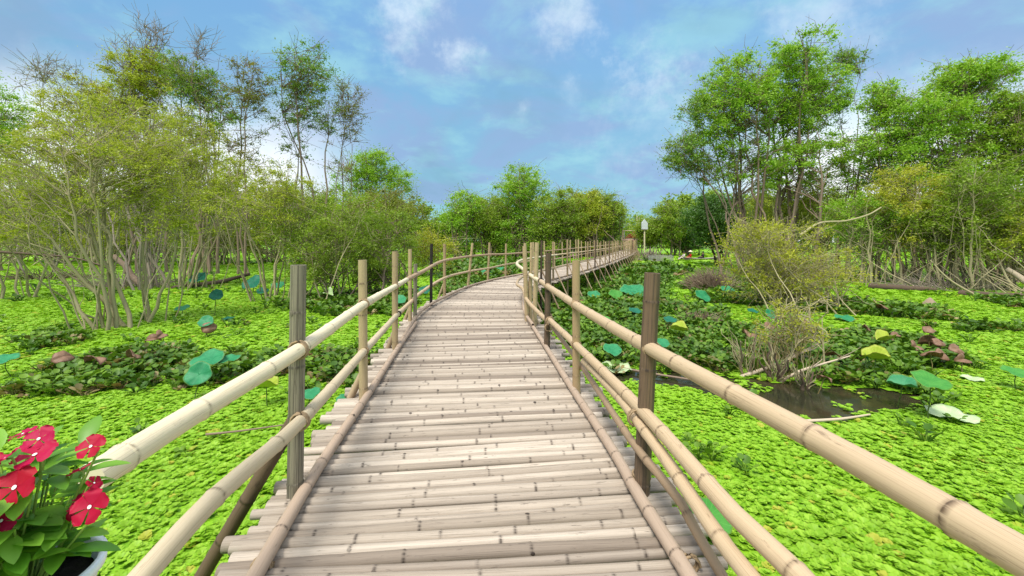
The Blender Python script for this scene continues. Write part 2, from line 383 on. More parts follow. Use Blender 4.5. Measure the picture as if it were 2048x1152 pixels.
for (a, b_, c_, d) in ((-300, 300, y1, 500), (-300, x0, -60, y1), (x1, 300, -60, y1), (x0, x1, -60, y0)):
    mb.add([(a, c_, z), (b_, c_, z), (b_, d, z), (a, d, z)], np.array([[0, 1, 2, 3]]))
tag(mb.build('floating_weed', M['sheet']), 'thin bright green sheet of floating weed covering the swamp water', 'water plants', kind='stuff')

def scatter(name, pts, sc, rz, tilt, idx, srcs, label, cat):
    co = bpy.data.collections.new(name + ' sources')
    for s_ in srcs: co.objects.link(s_)
    me = bpy.data.meshes.new(name); me.vertices.add(len(pts)); me.vertices.foreach_set('co', pts.astype(np.float32).ravel())
    me.attributes.new('sc', 'FLOAT', 'POINT').data.foreach_set('value', sc.astype(np.float32))
    me.attributes.new('ro', 'FLOAT_VECTOR', 'POINT').data.foreach_set('vector', np.stack([tilt[:, 0], tilt[:, 1], rz], 1).astype(np.float32).ravel())
    me.attributes.new('ix', 'INT', 'POINT').data.foreach_set('value', idx.astype(np.int32))
    o = bpy.data.objects.new(name, me); COL.objects.link(o)
    ng = bpy.data.node_groups.new(name, 'GeometryNodeTree')
    ng.interface.new_socket('Geometry', in_out='INPUT', socket_type='NodeSocketGeometry')
    ng.interface.new_socket('Geometry', in_out='OUTPUT', socket_type='NodeSocketGeometry')
    N = ng.nodes.new; Lk = ng.links.new
    gi, go, ip, ci = N('NodeGroupInput'), N('NodeGroupOutput'), N('GeometryNodeInstanceOnPoints'), N('GeometryNodeCollectionInfo')
    ci.inputs['Collection'].default_value = co; ci.inputs['Separate Children'].default_value = True; ci.inputs['Reset Children'].default_value = True
    def na(nm, dt):
        q = N('GeometryNodeInputNamedAttribute'); q.data_type = dt; q.inputs['Name'].default_value = nm
        return [s for s in q.outputs if s.enabled][0]
    Lk(gi.outputs[0], ip.inputs['Points']); Lk(ci.outputs[0], ip.inputs['Instance']); ip.inputs['Pick Instance'].default_value = True
    Lk(na('ix', 'INT'), ip.inputs['Instance Index']); Lk(na('sc', 'FLOAT'), ip.inputs['Scale'])
    e2r = N('FunctionNodeEulerToRotation'); Lk(na('ro', 'FLOAT_VECTOR'), e2r.inputs[0]); Lk(e2r.outputs[0], ip.inputs['Rotation'])
    Lk(ip.outputs[0], go.inputs[0])
    md = o.modifiers.new('scatter', 'NODES'); md.node_group = ng
    tag(o, label, cat, kind='stuff'); return o
def unlink(o): COL.objects.unlink(o); return o

def rosette(seed):
    r = np.random.default_rng(seed); mb = MB(); k = int(r.integers(8, 12)); a0 = r.random() * 6
    for q in range(k):
        a = a0 + q * 2.4 + r.normal(0, .15); ring = q / k
        L = .052 + .022 * (1 - ring) * 1. + r.normal(0, .004); el = .10 + ring * .5; wd = L * .42
        V = []
        for (u, wv) in ((0.08, .25), (.55, .8), (.9, 1.), (1.0, .55)):
            e = el - u * .35
            x = L * u * math.cos(e); zz = L * u * math.sin(el) - .25 * L * max(0, u - .8)
            for sd in (-1, 0, 1): V.append((x * (1 if sd == 0 else .97), sd * wv * wd, zz + abs(sd) * wv * .2 * wd + .008))
        V = np.array(V); ca, sa = math.cos(a), math.sin(a)
        V = np.stack([V[:, 0] * ca - V[:, 1] * sa, V[:, 0] * sa + V[:, 1] * ca, V[:, 2]], 1)
        Fq = [[i * 3 + j, i * 3 + j + 1, i * 3 + j + 4, i * 3 + j + 3] for i in range(3) for j in range(2)]
        mb.add(V, np.array(Fq), r.random())
    return unlink(mb.build('water_lettuce_rosette', M['lettuce']))
ros = [rosette(i) for i in range(6)]
def spoonplant(seed, dry=False):
    r = np.random.default_rng(seed); mb = MB(); k = int(r.integers(6, 9))
    for q in range(k):
        a = q * 2.4 + r.normal(0, .3); lean = r.uniform(.25, 1.0); H = r.uniform(.12, .24); rad = r.uniform(.05, .075)
        tip = np.array([math.cos(a) * H * lean, math.sin(a) * H * lean, H])
        if dry: tip[2] *= .5
        tube(mb, [(0, 0, -.02), tip * .55 + (0, 0, .01), tip], [.010, .012, .004], 4, r.random())
        n = 8; th = np.arange(n) / n * 2 * math.pi
        d = np.array([math.cos(a), math.sin(a), r.uniform(.2, 1.2)]); d /= np.linalg.norm(d); sx = np.cross(d, [0, 0, 1.]); sx /= np.linalg.norm(sx) + 1e-6
        nn = np.cross(sx, d)
        cen = tip + d * rad * .8
        V = cen + rad * (np.cos(th)[:, None] * d * 1.05 + np.sin(th)[:, None] * sx) + nn * (.25 * rad * np.sin(th)[:, None] ** 2)
        mb.add(np.vstack([V, cen - nn * .1 * rad]), np.array([[i, (i + 1) % n, n] for i in range(n)]), r.random())
    return unlink(mb.build('water_hyacinth_plant', M['hyacinth_dry'] if dry else M['hyacinth']))
hya = [spoonplant(20 + i, i >= 5) for i in range(7)]

# ---------------------------------------------------------------- bridge path
CT = smoothpath([(-.1, -3, 0), (-.14, 0, 0), (-.17, 1.5, 0), (-.23, 2.35, 0), (-.36, 3.5, 0), (-.54, 5.45, 0), (-.74, 7.5, 0), (-.76, 9.6, 0), (-.50, 12, 0), (.28, 14.6, 0), (1.75, 17.8, 0), (3.6, 22.1, 0),
                 (6.9, 30.4, 0), (11.8, 43.2, 0), (18.6, 63.4, 0)], .1)
CL = np.concatenate([[0], np.cumsum(np.linalg.norm(np.diff(CT, axis=0), axis=1))])
TOT = CL[-1]
def path(s):
    p = np.array([np.interp(s, CL, CT[:, 0]), np.interp(s, CL, CT[:, 1])]); q = np.array([np.interp(s + .15, CL, CT[:, 0]), np.interp(s + .15, CL, CT[:, 1])]); p0 = np.array([np.interp(s - .15, CL, CT[:, 0]), np.interp(s - .15, CL, CT[:, 1])])
    d = q - p0; d /= np.linalg.norm(d); return p, d, np.array([d[1], -d[0]])          # position, forward, right
def s_at_y(y): return float(np.interp(y, CT[:, 1], CL))
DZ = 1.0

# scatter points, thinning away from the camera
def field(y0, y1, sp, seed, xw=1.5):
    r = np.random.default_rng(seed); xs = np.arange(-xw * y1 - 3, xw * y1 + 3, sp); ys = np.arange(y0, y1, sp)
    X, Y = np.meshgrid(xs, ys); X = (X + r.uniform(-.5, .5, X.shape) * sp).ravel(); Y = (Y + r.uniform(-.5, .5, Y.shape) * sp).ravel()
    k = np.abs(X) < xw * Y + 3; return X[k], Y[k]
def density(X, Y):
    Xw, Yw = warp(X, Y, .9); inz = np.zeros(X.shape, bool)
    for zp in ZW.values(): inz |= inpoly(Xw, Yw, zp)
    Xq, Yq = warp(X, Y, .5); pool = inpoly(Xq, Yq, POOL)
    return inz, pool
LP, LS, HP, HS, HZ = [], [], [], [], []
for (y0, y1, sp, sc, sd) in ((-1, 8, .054, .53, 1), (8, 18, .082, .76, 2), (18, 38, .17, 1.6, 3), (38, 70, .6, 4.5, 4)):
    X, Y = field(y0, y1, sp, sd); inz, pool = density(X, Y); k = ~pool & (~inz | (rng.random(X.shape) < .45))
    k |= pool & (vnoise(X, Y, .35, 21) > .72) & (rng.random(X.shape) < .6); k &= (rng.random(X.shape) < .95) & (vnoise(X, Y, .3, 31) < .93)
    X, Y = X[k], Y[k]
    LP.append(np.stack([X, Y, .004 + .02 * rng.random(len(X))], 1)); LS.append(sc * rng.uniform(.6, 1.3, len(X)) * (.85 + .5 * vnoise(X, Y, .8, 8)))
for (y0, y1, sp, sc, sd) in ((3, 12, .11, .72, 11), (12, 26, .17, .95, 12), (26, 60, .4, 1.9, 13)):
    X, Y = field(y0, y1, sp, sd); inz, pool = density(X, Y)
    k = inz & ~pool & (vnoise(X, Y, .45, 15) + .35 * rng.random(X.shape) > .47); k |= ~inz & ~pool & (rng.random(X.shape) < .006 * (y0 < 20) + .05 * (vnoise(X, Y, .9, 17) > .86)); X, Y = X[k], Y[k]; HZ.append(inz[k])
    HP.append(np.stack([X, Y, np.zeros(len(X))], 1)); HS.append(sc * rng.uniform(.6, 1.25, len(X)))
LP, LS, HP, HS = np.vstack(LP), np.concatenate(LS), np.vstack(HP), np.concatenate(HS); HZ = np.concatenate(HZ)
n = len(LP); scatter('water_lettuce', LP, LS, rng.random(n) * 6.28, rng.normal(0, .16, (n, 2)), rng.integers(0, 6, n), ros,
                     'bright lime green water lettuce rosettes floating all over the swamp', 'water plants')
n = len(HP); ix = rng.integers(0, 5, n); dry = rng.random(n) < np.where(HP[:, 0] < 0, .2, .10); dry &= HZ; ix[dry] = rng.integers(5, 7, dry.sum())
scatter('water_hyacinth', HP, HS, rng.random(n) * 6.28, rng.normal(0, .15, (n, 2)), ix, hya,
        'dark green water hyacinth growing in thick low beds between the water lettuce', 'water plants')

# ---------------------------------------------------------------- the bamboo bridge
bridge = empty('bamboo_bridge', 'long curved footbridge of weathered bamboo poles with railings over the swamp', 'footbridge', (-.17, 1.5, DZ))
bridge_inv = Vector(bridge.location)
def bpart(mb, name, mat, label=None):
    for i, v_ in enumerate(mb.V): mb.V[i] = v_ - np.array(bridge_inv)
    o = mb.build(name, mat, bridge)
    if label: o['label'] = label
    return o
far = MB(); npl = 0; dn = .07
s = s_at_y(-1.2)
while s < TOT - .3:
    p, d, rt = path(s); y = p[1]
    near = y > 1.2 and npl < 99
    dia = dn; dn = random.choice((.05, .056, .062, .068, .074, .082)) if y < 25 else .11
    hw0 = 1.17 + .06 * min(1, max(0, (y - 3) / 4)) if y < 10 else 1.15
    hl, hr = hw0 + random.uniform(-.05, .09), hw0 + random.uniform(-.05, .09)
    if random.random() < .1: hl += random.uniform(.04, .12)
    if random.random() < .1: hr += random.uniform(.04, .1)
    r = dia / 2; tl = random.uniform(-.012, .012); zz = DZ - r + random.uniform(-.014, .006)
    q = np.array([p[0], p[1]]); A = q - rt * hl; B = q + rt * hr; Cc = q + d * random.uniform(-.01, .01)
    pts = [(A[0] - d[0] * tl, A[1] - d[1] * tl, zz + random.uniform(-.006, .003)), (Cc[0], Cc[1], zz), (B[0] + d[0] * tl, B[1] + d[1] * tl, zz + random.uniform(-.006, .003))]
    if near:
        mb = MB(); bamboo(mb, pts, r * random.uniform(.96, 1.08), r * random.uniform(.92, 1.0), 14, random.choice((.42, .55, .7)), wob=.005, ridge=.07)
        bpart(mb, 'plank', M['deck']); npl += 1
    elif y < 30: bamboo(far, pts, r * 1.04, r, 8, .3, cap=1, ridge=.06)
    else: tube(far, pts, r * 1.05, 6, random.random(), cap=1)
    s += (dia + dn) / 2 * random.uniform(1.0, 1.06)
tag(bpart(far, 'plank', M['deck']), kind='stuff')
# stringers, cross beams and piles below
for off in (-.95, 0., .95):
    mb = MB(); ss = np.arange(s_at_y(-1.2), TOT - .2, .6)
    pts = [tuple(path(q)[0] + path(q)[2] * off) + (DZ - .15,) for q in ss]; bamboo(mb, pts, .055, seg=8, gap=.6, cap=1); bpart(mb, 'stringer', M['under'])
# posts
def post(px, py, tx, ty, r, mat='post_tan', label=None, cap=2):
    b_ = P(px, py, DZ); tp = at(tx, ty, b_[1]); slope = (tp - b_) / (tp[2] - b_[2]); foot = b_ - slope * (DZ + .3)
    mb = MB(); bamboo(mb, [foot, tp], r * 1.03, r * .96, 16, .36, cap=cap, ridge=.07); bpart(mb, 'post', M[mat], label); return b_, tp
POSTS = [(590, 990, 597, 530, .044, 'post_grey', 'square cut grey mouldy post nearest on the left'), (727, 795, 725, 520, .041), (790, 697, 790, 503, .042), (820, 641, 820, 498, .036),
         (830, 641, 831, 528, .036, 'post_grey', 'short grey post beside a taller one'), (862, 611, 863, 487, .034, 'post_black', 'black tarred post in the left railing'),
         (889, 591, 889, 488, .042), (936, 571.6, 945, 486, .042), (975.6, 559, 979, 485, .042), (1011, 551.6, 1012, 487, .042),
         (1283, 980, 1305, 546, .048, 'post_dark', 'dark brown mouldy post nearest on the right'), (1153, 785, 1152, 521, .040), (1094, 697, 1097, 506, .043, 'post_dark', 'dark brown post where the right rails are lashed'),
         (1068.5, 652, 1074, 485, .040), (1054, 641, 1049, 492, .042), (1060, 640, 1061, 544, .040)]
for a in POSTS: post(*a)
def postw(s, side, off=1.06, mat='post_tan', h=1.45):
    p, d, rt = path(s); q = p + rt * off * side; lean = random.uniform(-.04, .04)
    mb = MB(); bamboo(mb, [(q[0] - rt[0] * side * .02, q[1], -.3), (q[0] + lean, q[1], DZ + h + random.uniform(-.1, .08))], .04, .036, 8 if p[1] > 20 else 12, .4, cap=2 if p[1] < 20 else 1)
    bpart(mb, 'post', M[mat]); return q, d, rt
def strut(q, rt, side, d, top=.42, outw=.72, r=.028):
    j = random.uniform(-.12, .12)
    a = np.array([q[0] + rt[0] * side * .05, q[1] + rt[1] * side * .05, DZ + top]); k = -.3
    dx = rt * side * outw; foot = np.array([q[0] + dx[0] + d[0] * j, q[1] + dx[1] + d[1] * j, 0.]); v_ = foot - a; end = a + v_ * 1.2; a2 = a - v_ * .06
    mb = MB(); bamboo(mb, [a2, end], r, r * .9, 8, .3, cap=1); bpart(mb, 'strut', M['strut'])
s = s_at_y(10.4)
while s < TOT - .5:
    q, d, rt = postw(s, 1, mat='post_tan' if random.random() > .15 else 'post_dark'); strut(q, rt, 1, d, r=.026); s += 1.72
s = s_at_y(18.2)
while s < TOT - .5:
    q, d, rt = postw(s, -1); s += 1.72
# splayed legs close to the camera
for (px, py, side, top, ow) in ((590, 990, -1, .43, .95), (727, 795, -1, .22, .7), (790, 697, -1, .2, .6), (820, 641, -1, .2, .6), (889, 591, -1, .3, .6), (1153, 785, 1, -.02, .5), (1068, 650, 1, .1, .6)):
    b_ = P(px, py, DZ); s = s_at_y(b_[1]); p, d, rt = path(s)
    mb = MB(); a = b_ + np.array([rt[0], rt[1], 0]) * side * .03 + np.array([0, .07, top]); f_ = b_ + np.array([rt[0], rt[1], 0]) * side * ow + np.array([0, .1, -DZ - .15])
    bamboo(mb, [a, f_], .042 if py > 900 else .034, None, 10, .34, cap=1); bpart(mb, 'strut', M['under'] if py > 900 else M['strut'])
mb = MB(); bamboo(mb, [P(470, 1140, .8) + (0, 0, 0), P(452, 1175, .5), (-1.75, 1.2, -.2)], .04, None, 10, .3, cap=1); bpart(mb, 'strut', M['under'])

# curbs lying on the planks
def offpath(y0, y1, off, z, step=.6, zf=None):
    ss = np.arange(s_at_y(y0), min(s_at_y(y1), TOT - .2), step); o = []
    for q in ss:
        p, d, rt = path(q); w_ = off(p[1]) if callable(off) else off; e = p + rt * w_
        o.append((e[0], e[1], zf(p[1]) if zf else z))
    return o
def px_line(L, z): return [tuple(P(a, b_, z)) for a, b_ in L]
gz = DZ + .034
gl = px_line([(425, 1290), (510, 1152), (603, 990), (660, 900), (735, 790), (790, 705), (832, 645)], gz)
gr = px_line([(1450, 1290), (1378, 1152), (1277, 990), (1222, 895), (1140, 770), (1083, 680), (1052, 632)], gz)
def curb(pts, r0, r1, seg=12, gap=.3): mb = MB(); bamboo(mb, pts, r0, r1, seg, gap, ridge=.12); bpart(mb, 'curb', M['guide'])
curb(gl, .036, .030); curb(gr, .036, .030)
curb([gl[-2]] + px_line([(835, 630), (862, 608), (897, 590), (930, 575)], gz + .04) , .03, .028)
curb(px_line([(1066, 650), (1050, 625), (1046, 600), (1048, 580)], gz + .04), .03, .028)
for side in (-1, 1):
    y = 12.
    while y < 60:
        curb(offpath(y, y + 7.5, side * 1.0, gz, .5), .035, .03, 8, .4); y += 7.
# handrails
def rail(pts, r0, r1, mat, label=None, seg=18, gap=.42, wob=.0, cap=2):
    mb = MB(); bamboo(mb, pts, r0 * .92, r1 * .92, seg, gap, ridge=.11, wob=wob or .003, cap=cap); bpart(mb, 'handrail', M[mat], label); return pts
W = lambda px, py, Y: tuple(at(px, py, Y))
LT = [W(176, 963, 1.08), W(380, 832, 1.51), W(597, 700, 2.30), W(727, 610, 3.75), W(790, 573, 5.45), W(820, 556, 7.0), W(842, 545, 7.9)]
rail(LT, .046, .036, 'rail_white', 'bleached top rail nearest on the left, with a split cut end', cap=1)
rail([W(812, 560, 6.6), W(845, 543, 8.0), W(889, 521, 10.5), W(945, 512, 13.2), W(979, 509, 14.9), W(1011, 508, 16.5), (1.1, 20.2, 1.90)], .04, .036, 'rail_tan')
LL = [(-1.02, .15, 1.36), W(275, 1165, 1.25), W(440, 985, 1.62), W(600, 843, 2.28), W(727, 704, 3.78), W(780, 645, 5.0), W(800, 622, 5.9)]
rail(LL, .043, .036, 'rail_white')
rail([W(792, 632, 5.5), W(820, 605, 7.2), W(845, 583, 8.6), W(889, 556, 10.6), W(936, 543, 13.), W(979, 536, 14.9), W(1011, 529, 16.6), (1.05, 20.2, 1.46)], .036, .034, 'rail_tan')
RT = [(1.16, .2, 1.83), W(2060, 1122, .83), W(1700, 915, 1.21), W(1300, 697, 2.38), W(1152, 610, 3.88), W(1096, 573, 5.46), W(1078, 560, 6.6)]
rail(RT, .047, .038, 'rail_tan', 'thick top rail nearest on the right')
rail([W(1088, 566, 6.1), W(1066, 554, 7.2), W(1048, 540, 8.1), (.12, 9.5, 1.93), (.26, 11.2, 1.93), (.75, 12.9, 1.93), (1.7, 15.3, 1.93)], .038, .034, 'rail_white')
RA = [(1.06, .1, 1.38), W(1606, 1161, 1.28), W(1480, 1040, 1.53), W(1286, 822, 2.40), W(1152, 690, 3.92), W(1098, 638, 5.35)]
rail(RA, .044, .036, 'rail_tan')
rail([(.96, .2, 1.28), W(1550, 1215, 1.28), W(1440, 1075, 1.58), W(1340, 930, 2.02), W(1282, 852, 2.36), W(1235, 792, 2.78), W(1168, 722, 3.7)], .036, .034, 'rail_tan')
rail([(1.02, 1.3, .84), W(1405, 1085, 1.84), W(1350, 987, 2.02), W(1262, 880, 2.48), W(1163, 732, 3.95), W(1098, 645, 5.45)], .026, .026, 'strut')
rail([W(1108, 652, 5.2), W(1080, 628, 6.2), W(1054, 600, 7.3), W(1046, 578, 8.3), (.12, 9.6, 1.45), (.28, 11.3, 1.45), (.78, 13., 1.45), (1.72, 15.3, 1.45)], .036, .034, 'rail_tan')
zt = lambda y: 1.93 + .06 * min(1, (y - 15) / 20); zl = lambda y: 1.46 + .06 * min(1, (y - 15) / 20)
for side in (-1, 1):
    y = 19.6 if side < 0 else 14.6
    while y < 60:
        for zf in (zt, zl): rail(offpath(y, y + 7.4, side * 1.0, 0, .5, zf), .036, .03, 'rail_tan', seg=8, gap=.5)
        y += 7.
# lashings
def lash(px, py, Y, dirpts, mat, r=.05, wraps=3):
    c_ = at(px, py, Y); d = np.array(dirpts[1]) - np.array(dirpts[0]); d /= np.linalg.norm(d); a = np.cross(d, [0, 0, 1.]); a /= np.linalg.norm(a); b_ = np.cross(a, d)
    th = np.linspace(0, wraps * 2 * math.pi, wraps * 12)
    pts = c_ + r * (np.cos(th)[:, None] * a + np.sin(th)[:, None] * b_) + d * (th[:, None] / th[-1] - .5) * .035
    mb = MB(); tube(mb, pts, .007, 5, .5); bpart(mb, 'lashing', mat)
M['rubber'] = plain('black rubber tie', (.02, .017, .015), .5); M['rope'] = plain('coir twine', (.30, .21, .12), .8)
lash(796, 628, 5.65, (LL[-2], LL[-1]), M['rubber'], .042); lash(1082, 562, 6.35, (RT[-2], RT[-1]), M['rubber'], .043)
lash(1100, 642, 5.3, (RA[-2], RA[-1]), M['rope'], .055, 5); lash(1097, 655, 5.45, (RA[-2], RA[-1]), M['rope'], .05, 4)
lash(1283, 950, 2.42, ((0, 0, 0), (.05, 0, 1)), M['rope'], .052, 2); lash(1379, 1128, 1.83, (gr[0], gr[1]), M['rope'], .042, 2); lash(524, 1132, 1.83, (gl[0], gl[1]), M['rope'], .042, 2)
for (px, py, Y, dr, rr_) in ((597, 700, 2.32, (LT[1], LT[2]), .052), (600, 843, 2.30, (LL[2], LL[3]), .049), (727, 608, 3.78, (LT[2], LT[3]), .047), (727, 702, 3.8, (LL[3], LL[4]), .045), (790, 573, 5.48, (LT[3], LT[4]), .043),
                              (1302, 699, 2.39, (RT[3], RT[4]), .051), (1152, 610, 3.90, (RT[4], RT[5]), .046), (1152, 689, 3.93, (RA[4], RA[5]), .045), (1096, 573, 5.48, (RT[4], RT[5]), .043), (889, 522, 10.6, ((0, 0, 0), (.2, 1, 0)), .043)):
    lash(px, py, Y, dr, M['rope'], rr_, 3)
lash(1272, 835, 2.42, (RA[-3], RA[-2]), M['rope'], .05, 2)

# ---------------------------------------------------------------- bridge head with steps, sign, fence
M['plankwood'] = plain('pale sawn planks', (.46, .37, .24), .7, .3, 3)
M['greywood'] = plain('grey weathered wood', (.33, .32, .30), .8, .3, 4)
M['pinkpaint'] = plain('faded pink paint', (.52, .33, .33), .6, .15, 5)
M['tarp'] = plain('red brown cloth', (.22, .05, .025), .8, .4, 2)
M['white'] = plain('white painted board', (.58, .60, .64), .5, .08, 5)
def box(mb, c_, sz, rz=0., rnd=0., bev=.0):
    x, y, z = [q / 2 for q in sz]; V = np.array([(i * x, j * y, k * z) for i in (-1, 1) for j in (-1, 1) for k in (-1, 1)], float)
    ca, sa = math.cos(rz), math.sin(rz); V = np.stack([V[:, 0] * ca - V[:, 1] * sa, V[:, 0] * sa + V[:, 1] * ca, V[:, 2]], 1) + np.array(c_)
    mb.add(V, np.array([[0, 1, 3, 2], [4, 6, 7, 5], [0, 4, 5, 1], [2, 3, 7, 6], [0, 2, 6, 4], [1, 5, 7, 3]]), rnd, smooth=False)
pe, de, re_ = path(TOT - .4); ang = math.atan2(-de[0], de[1])
head = empty('stair_landing', 'pale wooden steps rising to a pink edged landing at the far end of the bridge', 'steps', (pe[0], pe[1], DZ))
def hloc(u, v_, z): return np.array([re_[0] * u + de[0] * v_, re_[1] * u + de[1] * v_, z])
for i in range(7):
    mb = MB(); box(mb, hloc(0, .7 + i * .33, .12 + i * .22), (2.1, .36, .07), ang); box(mb, hloc(0, .55 + i * .33, .02 + i * .22), (2.0, .03, .16), ang); mb.build('step', M['plankwood'], head)
mb = MB(); box(mb, hloc(0, 3.6, 1.55), (2.6, 1.6, .12), ang); box(mb, hloc(0, 2.82, 1.6), (2.7, .07, .22), ang); mb.build('landing', M['pinkpaint'], head)
mb = MB(); box(mb, hloc(0, 3.6, .4), (2.3, 1.4, 2.1), ang); mb.build('landing_base', M['greywood'], head)
for (u, v_, h_) in ((-1.15, .6, 2.0), (-1.15, 2.8, 3.2), (1.15, .6, 2.4), (1.1, 2.8, 5.4), (1.45, 3.0, 5.2), (-1.15, 4.2, 3.2)):
    mb = MB(); bamboo(mb, [hloc(u, v_, -1), hloc(u, v_, h_ - 0)], .06, .05, 8, .4, cap=1); mb.build('post', M['rail_white'], head)
for (a, b_) in ((hloc(-1.15, .6, 1.2), hloc(-1.15, 2.8, 2.7)), (hloc(1.15, .6, 1.4), hloc(1.1, 2.8, 2.8)), (hloc(-1.15, 4.2, 3.05), hloc(1.1, 4.2, 3.05))):
    mb = MB(); bamboo(mb, [a, b_], .05, .045, 8, .5, cap=1); mb.build('handrail', M['post_tan'], head)
# cloth awning hung beyond the landing
aw = empty('cloth_awning', 'red brown cloth awning hanging beyond the landing steps', 'awning', (pe[0] + de[0] * 5.2, pe[1] + de[1] * 5.2, 0))
mb = MB(); V = []; nu, nv = 13, 7
for i in range(nu):
    for j in range(nv):
        u, v_ = i / (nu - 1), j / (nv - 1)
        V.append(hloc(-.9 + 1.95 * u, .12 * math.sin(u * 17), 2.75 + (1.25 * (1 - (1 - u) ** 2)) * v_ * .95 + .05))
mb.add(V, np.array([[i * nv + j, (i + 1) * nv + j, (i + 1) * nv + j + 1, i * nv + j + 1] for i in range(nu - 1) for j in range(nv - 1)])); ob = mb.build('cloth', M['tarp'], aw)
md = ob.modifiers.new('thick', 'SOLIDIFY'); md.thickness = .03
for u in (-1., 1.1):
    mb = MB(); tube(mb, [hloc(u, .15, 0), hloc(u, .15, 4.2)], .06, 8, .3, cap=1); mb.build('pole', M['greywood'], aw)
mb = MB(); tube(mb, [hloc(-1., .15, 4.1), hloc(1.1, .15, 4.1)], .05, 8, .3, cap=1); mb.build('crossbar', M['greywood'], aw)
# house shaped white board
sg = at(1289, 480, 58); sg = empty('house_shaped_sign', 'white house shaped board on a pale pole beside the far bridge end', 'sign', (sg[0], 58, 0))
mb = MB(); pr = [(-.43, 4.05), (.43, 4.05), (.43, 4.95), (0, 5.5), (-.43, 4.95)]
V = [(x, -.16, z) for x, z in pr] + [(x, .16, z) for x, z in pr]
mb.add(V, [np.array([[0, 1, 2, 3, 4], [9, 8, 7, 6, 5]]), np.array([[i, (i + 1) % 5 + 0, (i + 1) % 5 + 5, i + 5][::-1] for i in range(5)])], smooth=False); mb.build('board', M['white'], sg)
mb = MB(); box(mb, (0, 0, 3.98), (.6, .4, .1)); mb.build('bracket', M['under'], sg)
mb = MB(); tube(mb, [(0, 0, -.3), (0, 0, 4.)], .11, 10, .6, cap=1); mb.build('pole', M['rail_white'], sg)
# picket screen
pf = P(1322, 526); f_ = empty('picket_fence', 'low grey weathered picket fence standing in the water by the far bridge end', 'fence', pf)
mb = MB()
for i in range(20):
    x = -1.3 + i * .137; box(mb, (x, random.uniform(-.02, .02), .46 + random.uniform(-.05, .06)), (.085, .03, .8), random.uniform(-.06, .06))
mb.build('pickets', M['greywood'], f_)
mb = MB(); box(mb, (0, .04, .14), (2.8, .05, .16)); mb.build('bottom_rail', M['under'], f_)
mb = MB(); box(mb, (0, .04, .7), (2.8, .04, .07)); mb.build('top_rail', M['greywood'], f_)

# ---------------------------------------------------------------- trees
def leaves(mb, C, size, r, droop=.3, asp=.42):
    n = len(C); a = r.random(n) * 2 * math.pi; el = r.normal(-droop, .55, n)
    d = np.stack([np.cos(a) * np.cos(el), np.sin(a) * np.cos(el), np.sin(el)], 1)
    k = r.normal(0, 1, (n, 3)); s_ = np.cross(d, k); s_ /= np.linalg.norm(s_, axis=1)[:, None] + 1e-6
    L = size * r.uniform(.6, 1.3, n)[:, None]; W_ = L * asp * .5
    V = np.stack([C, C + d * L * .45 + s_ * W_, C + d * L, C + d * L * .45 - s_ * W_], 1).reshape(-1, 3)
    return V, np.arange(4 * n).reshape(n, 4)
def wander(a, b_, n, amp, r, bow=0.):
    a, b_ = np.array(a, float), np.array(b_, float); L = np.linalg.norm(b_ - a); u = np.linspace(0, 1, n)[:, None]
    p = a + (b_ - a) * u; o = np.cumsum(r.normal(0, 1, (n, 3)), 0); o -= o[0] + (o[-1] - o[0]) * u; o[:, 2] *= .4
    p += o * amp * L / n
    if bow: p[:, 2] += bow * L * np.sin(u[:, 0] * math.pi)
    return p
